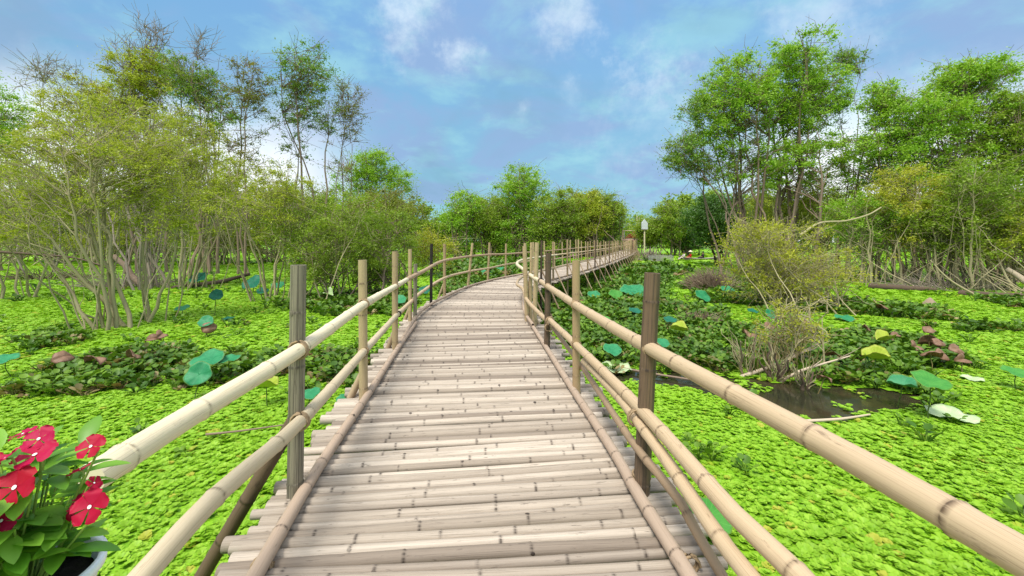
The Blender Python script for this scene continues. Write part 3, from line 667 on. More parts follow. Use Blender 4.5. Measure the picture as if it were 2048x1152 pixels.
def tree(name, label, cat, base, crowns, lmat, bmat, seed, stems=1, r0=.1, leaf=None, nl=60, clr=.55, twig=2, spread=.35, group=None, lean=.06, lowtwig=0, depthk=.9, merged=None, mats=None):
    """base and crowns are (px,py) in photo pixels placed at one depth; crowns: (px, py, rx, ry, clusters)"""
    r = np.random.default_rng(seed); B = P(*base) if base[1] > HY + 1 else None
    Yd = B[1]; sc = Yd / F
    wood, crown = merged if merged else (MB(), MB())
    leaf = leaf or max(.075, Yd * .0050); clr_m = clr * sc * 100 * .3 * 1.2
    off = np.zeros(3) if merged else B
    n_c = len(crowns)
    for ci, cr in enumerate(crowns):
        cx, cy, rx, ry, nc = cr; rx *= sc; ry *= sc
        cen = at(cx, cy, Yd + r.uniform(-.3, .3) * rx)
        for k in range(stems if ci == 0 else max(1, stems - 1)):
            bo = np.array([r.normal(0, spread), r.normal(0, spread), 0]) if (stems > 1 or n_c > 1) else np.zeros(3)
            bs = B + bo; bs[2] = -.2
            tp = cen + np.array([r.uniform(-.55, .55) * rx, r.uniform(-.45, .45) * rx, r.uniform(.35, .85) * ry])
            if spread >= 1: bs[:2] += (tp[:2] - bs[:2]) * .75
            sp = wander(bs, tp, 11, .10 + lean, r); u = np.linspace(0, 1, 11)
            rr = r0 * .72 * (1 - .85 * u) * r.uniform(.7, 1.1)
            tube(wood, sp - off, rr, 7 if Yd < 25 else 5, r.random())
            m_ = max(2, int(nc * 1.35) // stems)
            # clusters
            q = r.normal(0, 1, (m_, 3)); q /= np.linalg.norm(q, axis=1)[:, None]; q *= (r.random(m_) ** .45)[:, None]
            ctr = cen + q * np.array([rx, rx * depthk, ry])
            for c_ in ctr:
                hd = np.linalg.norm(sp[:, :2] - c_[:2], axis=1); want = c_[2] - .7 * hd
                i = int(np.clip(np.argmin(np.abs(sp[:, 2] - want) + .5 * hd), 2, 10)); i = min(i, 9)
                br = wander(sp[i], c_, 5, .35, r, .06); tube(wood, br - off, np.linspace(max(rr[i] * .5, .012), .008 * max(1, Yd / 20), 5), 4, r.random())
                for _ in range(twig):
                    e = c_ + r.normal(0, 1, 3) * clr_m * 1.1 + np.array([0, 0, .2 * clr_m]); tube(wood, wander(br[3], e, 4, .4, r) - off, np.linspace(.009, .004, 4) * max(1, Yd / 14), 3, r.random())
                k_ = int(nl * 2.3 * r.uniform(.5, 1.4))
                if k_:
                    g_ = r.normal(0, 1, (k_, 3)); g_ *= (np.abs(r.normal(0, .55, k_)) / (np.linalg.norm(g_, axis=1) + 1e-6))[:, None]
                    V, Fq = leaves(None, c_ + g_ * np.array([1.3, 1.3, .9]) * clr_m * 1.3, leaf, r)
                    cl = r.random() * .5; crown.add(V - off, Fq, np.repeat(np.clip(cl + r.random(k_) * .5, 0, 1), 4))
        for _ in range(int(lowtwig * .6)):
            bs = B + np.array([r.normal(0, spread * 1.5), r.normal(0, spread * 1.5), -.1]); e = cen + np.array([r.uniform(-.8, .8) * rx, r.uniform(-.8, .8) * rx, r.uniform(-.8, .5) * ry]); bs[0] += (e[0] - bs[0]) * .45
            sp = wander(bs, e, 8, .16, r); tube(wood, sp - off, np.linspace(.028, .008, 8) * max(1, Yd / 20), 4, r.random())
            for _ in range(3):
                i = r.integers(2, 7); e = sp[i] + r.normal(0, .35, 3) * rx * .5 + (0, 0, .2); tube(wood, wander(sp[i], e, 4, .4, r) - off, np.linspace(.012, .005, 4) * max(1, Yd / 16), 3, r.random())
    if merged: return
    root = empty(name, label, cat, tuple(B), group)
    wood.build('trunk', M[bmat], root)
    if crown.n: crown.build('crown', M[lmat], root)
    return root

GL, GR, GM = 'trees of the left grove', 'trees of the right grove', 'trees beyond the bridge bend'
T = tree
# ---- left grove, front to back
T('swamp_tree', 'olive tree with several pale stems forking from the weed, nearest in the left grove', 'tree', (215, 660), [(150, 330, 130, 110, 66), (260, 300, 120, 110, 56), (50, 430, 90, 70, 36)], 'lf_olive', 'bark_pale', 1, 3, .085, .075, 46, .5, 4, .22, GL, lowtwig=5)
T('swamp_tree', 'slender olive tree with one pale crooked trunk right of the nearest multi stemmed tree', 'tree', (303, 646), [(300, 360, 70, 110, 44), (350, 430, 60, 60, 18)], 'lf_olive', 'bark_pale', 2, 1, .085, .075, 46, .5, 4, .1, GL, lowtwig=4)
T('swamp_tree', 'low olive tree leaning over the left edge of the picture', 'tree', (20, 600), [(30, 400, 110, 90, 50), (-40, 330, 90, 90, 30)], 'lf_olive', 'bark_pale', 3, 3, .08, .08, 46, .5, 4, .4, GL, lowtwig=8)
T('swamp_tree', 'tangled olive tree on a dark stump behind the slender pale trunk', 'tree', (292, 580), [(250, 300, 120, 110, 80), (340, 260, 80, 90, 40)], 'lf_olive', 'bark_grey', 4, 4, .10, .10, 60, .42, 3, .5, GL, lowtwig=12)
T('swamp_tree', 'olive tree with leaning brown trunks just left of the dark fallen log', 'tree', (385, 578), [(400, 330, 85, 110, 66), (450, 400, 60, 80, 36)], 'lf_olive', 'bark_pale', 5, 3, .10, .10, 56, .42, 3, .45, GL, lowtwig=10)
T('swamp_tree', 'tree with a pale forked trunk behind the blue green lotus leaves', 'tree', (541, 602), [(560, 400, 80, 80, 44), (480, 380, 70, 80, 26)], 'lf_olive', 'bark_pale', 6, 3, .075, .085, 50, .45, 4, .2, GL, lowtwig=8)
T('swamp_shrub', 'big dense olive shrub spreading behind the nearest grey bridge post', 'shrub', (655, 598), [(650, 500, 95, 85, 80), (600, 440, 70, 60, 30), (700, 430, 70, 55, 34)], 'lf_mid', 'bark_pale', 7, 4, .05, .085, 75, .5, 2, .7, None, lowtwig=8)
T('swamp_shrub', 'dense dark shrub left of the black tarred bridge post', 'shrub', (770, 590), [(770, 490, 85, 80, 80), (740, 540, 60, 50, 40)], 'lf_mid', 'bark_brown', 8, 4, .06, .09, 80, .5, 1, .8, None, lowtwig=4)
T('swamp_shrub', 'yellowish loose shrub between the bridge railing and the far weed patch', 'shrub', (858, 552), [(850, 500, 45, 45, 44), (900, 505, 22, 30, 14)], 'lf_yellow', 'bark_pale', 9, 3, .05, .13, 50, .4, 2, .6)
T('swamp_tree', 'rounded brownish olive tree behind the dense dark shrub', 'tree', (790, 560), [(790, 420, 60, 50, 54), (740, 420, 50, 45, 34)], 'lf_red', 'bark_brown', 10, 3, .1, .12, 80, .45, 1, .7)
T('tall_tree', 'tallest thin tree of the left grove with a sparse round top', 'tree', (620, 545), [(605, 160, 60, 85, 84), (590, 260, 55, 60, 34), (650, 230, 40, 60, 24)], 'lf_tall', 'bark_brown', 11, 2, .16, .16, 34, .36, 3, .5, GL)
T('tall_tree', 'thin leaning tree with the sparsest crown at the right end of the left grove', 'tree', (655, 545), [(700, 220, 34, 72, 36), (690, 320, 44, 50, 20)], 'lf_red', 'bark_brown', 12, 2, .11, .13, 26, .36, 4, .4, GL)
T('tall_tree', 'thin tree with a light airy crown left of the tallest one', 'tree', (510, 550), [(500, 190, 50, 85, 44), (480, 300, 60, 60, 40)], 'lf_red', 'bark_brown', 13, 2, .13, .14, 32, .36, 4, .5, GL)
T('tall_tree', 'tall tree with a flat reddish green top under the shorter bare twig', 'tree', (405, 550), [(395, 175, 60, 55, 60), (440, 240, 50, 60, 40), (360, 130, 40, 35, 20)], 'lf_tall', 'bark_brown', 14, 3, .15, .15, 44, .36, 3, .5, GL)
T('tall_tree', 'tall full tree whose top stands under the longest bare twigs', 'tree', (300, 548), [(290, 150, 65, 60, 80), (250, 220, 70, 60, 60), (360, 270, 70, 60, 40)], 'lf_olive', 'bark_brown', 15, 3, .16, .15, 60, .38, 3, .6, GL)
T('bare_tree', 'dead leafless tree rising highest above the left grove', 'dead tree', (270, 545), [(300, 70, 35, 48, 24), (250, 100, 45, 30, 12)], 'lf_red', 'bark_grey', 16, 2, .11, .1, 0, .4, 5, .3)
T('bare_tree', 'smaller leafless tree poking up between two leafy tall trees', 'dead tree', (420, 545), [(402, 95, 28, 40, 12)], 'lf_red', 'bark_grey', 17, 1, .09, .1, 0, .4, 5, .3)
T('bare_tree', 'thin nearly bare tree at the left with a few reddish leaves', 'dead tree', (110, 548), [(90, 150, 45, 55, 22), (150, 170, 50, 40, 12)], 'lf_red', 'bark_grey', 18, 2, .10, .1, 9, .4, 5, .5)
T('tall_tree', 'broad yellow olive tree in the middle of the left grove', 'tree', (200, 545), [(200, 230, 95, 75, 110), (130, 290, 80, 70, 60)], 'lf_yellow', 'bark_pale', 19, 3, .15, .14, 60, .38, 3, .8, GL, lowtwig=6)
T('tall_tree', 'bright green tree cut by the left edge of the picture', 'tree', (-20, 545), [(0, 240, 60, 80, 60), (-70, 200, 70, 80, 40)], 'lf_green', 'bark_brown', 20, 3, .17, .16, 60, .4, 1, .8, GL)
T('tall_tree', 'bright green rounded tree right of the sparse leaning one', 'tree', (745, 530), [(745, 345, 55, 50, 70), (790, 370, 38, 40, 28), (700, 380, 40, 40, 20)], 'lf_green', 'bark_brown', 21, 3, .17, .19, 60, .4, 1, .8, GL)
for i, (px, py, cx, cy, rx, ry, lm, lb) in enumerate((
    (40, 530, 60, 380, 110, 80, 'lf_mid', 'shaggy mid green tree in the back row near the left edge'),
    (140, 528, 160, 400, 100, 80, 'lf_olive', 'olive tree in the back row behind the nearest pale stems'),
    (240, 530, 260, 420, 90, 70, 'lf_olive', 'low olive tree in the back row above the dark stump'),
    (350, 527, 350, 340, 90, 90, 'lf_mid', 'tall dense tree in the back row under the flat topped tree'),
    (440, 530, 440, 410, 80, 70, 'lf_olive', 'olive tree in the back row above the fallen log'),
    (540, 527, 530, 400, 80, 60, 'lf_olive', 'olive tree in the back row left of the tallest thin tree'),
    (620, 530, 620, 410, 70, 50, 'lf_mid', 'mid green tree in the back row above the big dense shrub'),
    (690, 527, 690, 430, 60, 45, 'lf_green', 'green tree in the back row between shrub and rounded tree'))):
    T('grove_tree', lb, 'tree', (px, py), [(cx, cy, rx, ry, 60), (cx, 482, rx, 28, 34)], lm, 'bark_pale', 40 + i, 3, .15, .2, 60, .36, 2, 1.2, 'back row of the left grove', lowtwig=14)
# ---- middle
for i, (px, py, crs, lm, lb) in enumerate((
    (930, 516, [(925, 425, 45, 42, 60)], 'lf_green', 'small round tree at the left end of the row beyond the bend'),
    (985, 515, [(985, 435, 55, 46, 80)], 'lf_mid', 'mid green tree between the small round one and the tallest of the row'),
    (1045, 516, [(1045, 380, 58, 55, 90), (1040, 450, 62, 42, 70)], 'lf_green', 'tallest round topped tree of the row beyond the bend'),
    (1110, 518, [(1120, 425, 55, 55, 90), (1105, 460, 50, 35, 40)], 'lf_mid', 'broad olive green tree right of the tallest in the row'),
    (1170, 517, [(1165, 425, 50, 52, 90), (1170, 460, 40, 30, 30)], 'lf_olive', 'yellow olive rounded tree second from the right in the row'),
    (1215, 515, [(1212, 425, 38, 42, 80)], 'lf_mid', 'green tree ending the row beside the landing steps'))):
    T('swamp_tree', lb, 'tree', (px, py), crs + [(px, 492, 42, 16, 24)], lm, 'bark_brown', 60 + i, 4, .22, .27, 60, .33, 1, 1.6, GM, lowtwig=10)
T('swamp_shrub', 'dark green bush just left of the landing steps', 'shrub', (1215, 510), [(1214, 462, 26, 30, 60)], 'lf_dark', 'bark_dark', 70, 3, .1, .26, 80, .32, 0, 1.)
# ---- right grove
T('swamp_tree', 'dark green bushy tree on a dark trunk behind the passing boat', 'tree', (1437, 532), [(1420, 435, 55, 42, 90), (1465, 430, 45, 40, 50), (1440, 480, 45, 25, 24)], 'lf_dark', 'bark_dark', 71, 2, .2, .2, 90, .4, 0, .4)
T('swamp_shrub', 'loose yellow olive shrub at the foot of the tall right hand trees', 'shrub', (1590, 618), [(1560, 520, 120, 80, 100), (1510, 470, 70, 40, 30), (1640, 550, 80, 55, 40), (1560, 590, 90, 40, 30)], 'lf_yellow', 'bark_pale', 72, 4, .045, .08, 36, .5, 5, .8, None, lowtwig=14)
T('tall_tree', 'tall tree with a broad green crown at the left of the right grove', 'tree', (1500, 552), [(1475, 190, 80, 85, 130), (1430, 270, 55, 70, 40), (1510, 320, 75, 65, 64)], 'lf_green', 'bark_brown', 73, 4, .17, .17, 62, .38, 2, .8, GR)
T('tall_tree', 'highest tree of the right grove with a full rounded crown', 'tree', (1590, 552), [(1600, 190, 90, 85, 140), (1600, 105, 60, 40, 34), (1590, 320, 85, 65, 76)], 'lf_green', 'bark_brown', 74, 4, .18, .17, 62, .38, 2, .8, GR)
T('tall_tree', 'leaning tree with clumps hanging out over the gap in the middle', 'tree', (1470, 553), [(1366, 310, 44, 42, 40), (1388, 235, 34, 55, 30), (1415, 345, 50, 45, 34)], 'lf_tall', 'bark_brown', 75, 2, .12, .15, 48, .36, 3, .5, GR)
T('tall_tree', 'thin tree with a single small tuft high between two big crowns', 'tree', (1670, 550), [(1700, 125, 30, 35, 24), (1680, 220, 20, 40, 8)], 'lf_tall', 'bark_brown', 76, 1, .11, .15, 30, .34, 3, .4, GR)
T('tall_tree', 'lower green tree filling the dip right of the thin tufted tree', 'tree', (1760, 558), [(1765, 210, 50, 45, 44), (1750, 310, 85, 80, 110)], 'lf_green', 'bark_brown', 77, 3, .15, .16, 56, .38, 2, .8, GR)
T('tall_tree', 'spreading green tree between the dip and the flat topped tree', 'tree', (1840, 560), [(1840, 240, 70, 60, 76), (1850, 350, 90, 80, 120)], 'lf_green', 'bark_brown', 78, 3, .15, .16, 60, .38, 2, .8, GR)
T('tall_tree', 'flat topped tall tree near the right edge of the picture', 'tree', (1930, 560), [(1930, 165, 80, 45, 94), (1950, 240, 70, 55, 70), (1930, 340, 80, 75, 80)], 'lf_green', 'bark_brown', 79, 3, .16, .16, 60, .38, 2, .8, GR)
T('tall_tree', 'olive green tree filling the right edge of the picture', 'tree', (2030, 565), [(2030, 280, 80, 110, 140), (2100, 230, 80, 90, 60), (1990, 400, 70, 70, 50)], 'lf_mid', 'bark_brown', 80, 4, .15, .14, 66, .4, 2, .9, GR, lowtwig=10)
for i, (px, py, cx, cy, rx, ry, lm, lb) in enumerate((
    (1560, 545, 1560, 420, 80, 55, 'lf_olive', 'low olive tree under the highest right hand crown'),
    (1650, 548, 1650, 405, 70, 75, 'lf_olive', 'olive tree with thin trunks right of the yellow shrub'),
    (1735, 566, 1730, 432, 70, 50, 'lf_green', 'slender trunked tree with the curved bare bough before it'),
    (1800, 572, 1805, 400, 75, 85, 'lf_yellow', 'clump of upright thin trunks above the dark log pile'),
    (1880, 574, 1885, 445, 65, 55, 'lf_mid', 'thicket tree with leaning thin stems right of the upright trunks'),
    (1960, 582, 1955, 405, 70, 95, 'lf_mid', 'thicket tree behind the leaning bare sticks'),
    (2050, 585, 2040, 460, 80, 75, 'lf_olive', 'shaggy thicket tree above the white fallen trunk'))):
    T('thicket_tree', lb, 'tree', (px, py), [(cx, cy, rx, ry, 76), (cx, 485, rx, 34, 14)], lm, 'bark_pale', 90 + i, 6, .10, .12, 56, .4, 2, 1.3, 'thicket along the right bank', lowtwig=16)
for i, (px, py, cx, cy, rx, ry, lm, lb) in enumerate((
    (1300, 512, 1300, 462, 28, 28, 'lf_mid', 'small far tree right of the house shaped sign'),
    (1345, 514, 1345, 440, 40, 38, 'lf_mid', 'far pale tree between the sign and the dark bushy tree'),
    (1385, 513, 1375, 480, 30, 22, 'lf_dark', 'low far bush behind the passing boat'),
    (1510, 520, 1510, 440, 50, 50, 'lf_olive', 'far olive tree right of the dark bushy tree'))):
    T('far_tree', lb, 'tree', (px, py), [(cx, cy, rx, ry, 60)], lm, 'bark_brown', 110 + i, 3, .2, .3, 60, .3, 1, 1.5, 'far trees at the right', lowtwig=4)

# ---- far wood, one mass
wd, cr = MB(), MB(); r_ = np.random.default_rng(5)
for px in np.arange(-260, 2320, 36):
    py = r_.uniform(498, 508)
    if 1240 < px < 1345: top, py = 428, 496
    elif 850 < px < 900: top = 425
    elif px < 850: top = r_.uniform(370, 405)
    else: top = r_.uniform(385, 415)
    if px > 1345: top = r_.uniform(365, 400)
    h_ = (503 - top) / 2
    tree('', '', '', (px, py), [(px, top + h_, 42, h_, 46)], None, None, int(px) + 999, 2, .25, .6, 50, .3, 0, 2., merged=(wd, cr))
root = empty('far_wood', 'distant band of mixed green woodland closing the horizon', 'woodland'); root['kind'] = 'stuff'
a = wd.build('trunks', M['bark_grey'], root); b_ = cr.build('crowns', M['lf_mid'], root); a['kind'] = b_['kind'] = 'stuff'

# ---------------------------------------------------------------- brush piles, logs, sticks
def brush(label, px, py, rx, ry, n, seed, mat='brush', cat='brushwood', name='brush_pile', rad=.008, up=.4):
    r = np.random.default_rng(seed); B = P(px, py); sc = B[1] / F; mb = MB()
    for _ in range(n):
        a = r.random() * 6.28; q = r.random() ** .5; x, y = math.cos(a) * q * rx * sc, math.sin(a) * q * rx * sc * .7
        hh = ry * sc * math.sqrt(max(.05, 1 - q * q)) * r.uniform(.5, 1.1); e = np.array([x * 1.15 + r.normal(0, .2) * rx * sc, y * 1.1, hh])
        tube(mb, wander((x * up, y * up, -.05), e, 5, .4, r), np.linspace(rad * 1.6, rad * .6, 5) * max(1, B[1] / 14), 3, r.random())
    o = mb.build(name, M[mat]); o.location = B; tag(o, label, cat); return o
brush('grey brown dome of dry brushwood in front of the dark bushy tree', 1422, 580, 52, 48, 700, 1)
brush('small pale brown tuft of dry grass left of the dead stump', 1400, 645, 42, 24, 260, 2, 'brush', 'dry grass', 'grass_tuft')
brush('tangled grey branches beside the picket fence at the far bridge end', 1300, 524, 26, 30, 120, 3, 'bark_grey', rad=.012)
brush('thin dry reeds standing round the dead stump by the open water', 1560, 752, 90, 125, 70, 4, 'stalk_dry', 'reeds', 'reed_clump', .005, .8)
tree('sapling', 'thin airy sapling with sparse yellow green leaves behind the dead stump', 'sapling', (1585, 735), [(1580, 655, 70, 60, 30), (1610, 620, 60, 45, 14)], 'lf_yellow', 'bark_pale', 131, 4, .02, .06, 16, .5, 4, .2, lowtwig=6)
brush('brown tangle of fallen twigs among the roots of the left grove', 250, 575, 90, 40, 220, 5, 'bark_grey')
brush('dark twig tangle under the low olive tree by the left edge', 90, 560, 80, 26, 120, 6, 'bark_dark', rad=.010)
brush('dry twig tangle along the foot of the right thicket', 1900, 580, 110, 44, 200, 7, 'bark_grey')
def stick(label, pts, r0, r1, mat, name='fallen_branch', cat='branch', forks=0, seed=0):
    r = np.random.default_rng(seed); pts = [np.array(p_) for p_ in pts]; B = pts[0].copy(); mb = MB()
    c_ = smoothpath([p_ - B for p_ in pts], .3) if len(pts) > 2 else wander(pts[0] - B, pts[1] - B, 8, .12, r)
    tube(mb, c_, np.linspace(r0, r1, len(c_)), 8, .5, cap=1)
    for _ in range(forks):
        i = r.integers(len(c_) // 3, len(c_) - 1); d = (c_[-1] - c_[0]); e = c_[i] + d * r.uniform(.1, .3) + r.normal(0, .15, 3) * np.linalg.norm(d) * .6
        tube(mb, wander(c_[i], e, 5, .3, r), np.linspace(r1 * .9, r1 * .3, 5), 5, .4)
    o = mb.build(name, M[mat]); o.location = B; return tag(o, label, cat)
stick('long pale bough slanting up out of the open water towards the dry reeds', [P(1480, 755), at(1570, 722, 7.6), at(1640, 685, 7.9)], .04, .018, 'bark_white', forks=3, seed=1)
stick('bleached bent branch rising from the water edge to the right', [P(1560, 765), at(1600, 742, 6.9), at(1700, 712, 7.2)], .028, .012, 'bark_white', forks=2, seed=2)
stick('thin straight pole lying across the top of the open water', [P(1205, 728, .06), P(1310, 748, .06), P(1470, 772, .05)], .022, .016, 'bark_brown', 'bamboo_pole', 'pole')
stick('tan stick lying on the lower rim of the open water', [P(1612, 842, .05), P(1680, 838, .07), P(1740, 829, .05)], .022, .012, 'bark_white')
stick('thin brown stick lying on the weed left of the nearest grey post', [P(412, 869, .07), P(480, 862, .08), P(580, 848, .06)], .016, .009, 'bark_brown')
stick('dark fallen log on the weed beneath the left grove', [P(345, 578, .05), P(430, 566, .15), P(470, 556, .3), P(500, 548, .5)], .16, .09, 'bark_dark', 'fallen_log', 'log')
stick('pale fallen trunk sloping down to the dark stump of the left grove', [at(228, 512, 20.5), P(290, 575, .1)], .12, .16, 'bark_brown', 'fallen_log', 'log')
stick('white bleached trunk slanting in from the right edge of the picture', [at(2012, 538, 19), at(2080, 580, 18.2)], .12, .14, 'bark_white', 'fallen_log', 'log')
stick('dark fallen log along the foot of the thin right hand trunks', [P(1740, 573, .1), P(1810, 577, .15), P(1870, 580, .08)], .18, .12, 'bark_dark', 'fallen_log', 'log')
stick('dark sunken log at the right edge below the thicket', [P(1920, 588, .05), P(2000, 592, .12), P(2090, 596, .1)], .17, .14, 'bark_dark', 'fallen_log', 'log')
stick('long curved bare bough reaching right from the yellow shrub', [at(1600, 470, 17), at(1640, 446, 17.3), at(1690, 442, 17.6), at(1735, 430, 18), at(1762, 415, 18.4)], .05, .03, 'bark_pale', 'bare_bough', 'branch')
stick('leaning bare stick rising from the weed before the right thicket', [P(1965, 598), at(1900, 560, 17.5), at(1860, 520, 18)], .05, .02, 'bark_pale', forks=4, seed=9)
stick('thin branch arching low over the weed at the left edge', [at(-40, 502, 14), at(60, 508, 14.5), at(150, 516, 15), at(200, 530, 15)], .05, .025, 'bark_dark', forks=4, seed=11)
# stumps
def stump(label, px, py, h, r0, mat, seed, n=4, cat='stump'):
    r = np.random.default_rng(seed); B = P(px, py); mb = MB(); root = empty('tree_stump', label, cat, B)
    for i in range(n):
        a = i * 6.28 / n + r.random(); e = np.array([math.cos(a) * h * .45, math.sin(a) * h * .3, h * r.uniform(.6, 1.1)]); tube(mb, wander((math.cos(a) * .05, math.sin(a) * .05, -.1), e, 7, .3, r), np.linspace(r0, r0 * .35, 7), 6, r.random(), cap=1)
    mb.build('trunk', M[mat], root); mb = MB()
    for i in range(26):
        a = r.random() * 6.28; s0 = np.array([math.cos(a) * .08, math.sin(a) * .08, r.uniform(0, h * .5)]); e = s0 + np.array([math.cos(a) * r.uniform(.05, .5) * h, math.sin(a) * .3 * h, r.uniform(.2, .9) * h]); tube(mb, wander(s0, e, 5, .4, r), np.linspace(.011, .004, 5), 3, r.random())
    mb.build('twigs', M['bark_pale'], root)
stump('broken upright dead stump left of the curled root in the open water', 1490, 752, .7, .026, 'bark_brown', 1, 2)
stump('dark curled root stump with many thin shoots in the open water', 1550, 762, .6, .034, 'bark_dark', 2, 5)
stump('small dark stump right of the curled root', 1606, 778, .4, .035, 'bark_dark', 3, 2)
def mound(label, px, py, w_, h_):
    B = P(px, py); r = np.random.default_rng(int(px)); mb = MB(); n = 9; V = []
    for i, (rr, zz) in enumerate(((1, -.05), (.8, .35), (.45, .75), (.12, 1.))):
        for j in range(n):
            a = j / n * 6.28; k = 1 + r.normal(0, .12); V.append((math.cos(a) * rr * w_ * k, math.sin(a) * rr * w_ * k, zz * h_))
    V.append((0, 0, h_ * 1.02))
    Fq = [[i * n + j, i * n + (j + 1) % n, (i + 1) * n + (j + 1) % n, (i + 1) * n + j] for i in range(3) for j in range(n)]
    mb.add(V, [np.array(Fq), np.array([[3 * n + j, 3 * n + (j + 1) % n, 4 * n] for j in range(n)])], .5); o = mb.build('root_mound', M['brush']); o.location = B; tag(o, label, 'stump')
mound('small brown pointed mound of roots on the weed before the right thicket', 1860, 611, .22, .3)
mound('low brown root lump at the end of the right plant strip', 1700, 610, .16, .16)

# ---------------------------------------------------------------- lotus leaves
LG = 'lotus leaves standing over the weed'
def lotus(px, py, wpx, mat, label, h=.35, tilt=0., az=0., fold=0., name='lotus_leaf', cup=.12, stalk='stalk', seed=None):
    seed = seed if seed is not None else int(px * 7 + py); r = np.random.default_rng(seed)
    Yd = F * (HC - h) / (py - HY); c_ = at(px, py, Yd); rad = wpx / 2 * Yd / F
    root = empty(name, label, 'lotus leaf', (c_[0], c_[1], 0), LG)
    n, k = 28, 6; V, U = [], []; ph = r.random(4) * 6.28
    for i in range(k + 1):
        q = i / k
        for j in range(n):
            a = j / n * 2 * math.pi; wob = 1 + .05 * math.sin(3 * a + ph[0]) + .03 * math.sin(7 * a + ph[1])
            x, y = math.cos(a) * q * rad * wob, math.sin(a) * q * rad * wob
            z = cup * rad * (q * q - .15 * math.exp(-q * q * 30)) + rad * .09 * q * q * math.sin(4 * a + ph[2]) + rad * .04 * q ** 3 * math.sin(9 * a + ph[3])
            if fold: z += fold * abs(y) * 1.0; y *= math.sqrt(max(.08, 1 - min(.95, fold * .6) ** 1))
            V.append((x, y, z)); U.append((q, a, 0))
    V = np.array(V); ct, st = math.cos(tilt), math.sin(tilt); V = np.stack([V[:, 0], V[:, 1] * ct - V[:, 2] * st, V[:, 1] * st + V[:, 2] * ct], 1)
    ca, sa = math.cos(az), math.sin(az); V = np.stack([V[:, 0] * ca - V[:, 1] * sa, V[:, 0] * sa + V[:, 1] * ca, V[:, 2] + h], 1)
    Fq = np.array([[i * n + j, i * n + (j + 1) % n, (i + 1) * n + (j + 1) % n, (i + 1) * n + j] for i in range(k) for j in range(n)])
    mb = MB(); mb.add(V, Fq, 0, np.array(U)); o = mb.build('leaf_blade', M[mat], root)
    md = o.modifiers.new('thick', 'SOLIDIFY'); md.thickness = .003
    if h > .08:
        mb = MB(); tube(mb, wander((r.normal(0, .05), r.normal(0, .05), -.1), (0, 0, h - cup * rad * .15), 7, .12, r), np.linspace(.009, .006, 7) * max(1, Yd / 10), 6, .5); mb.build('stalk', M[stalk], root)
t_ = .5
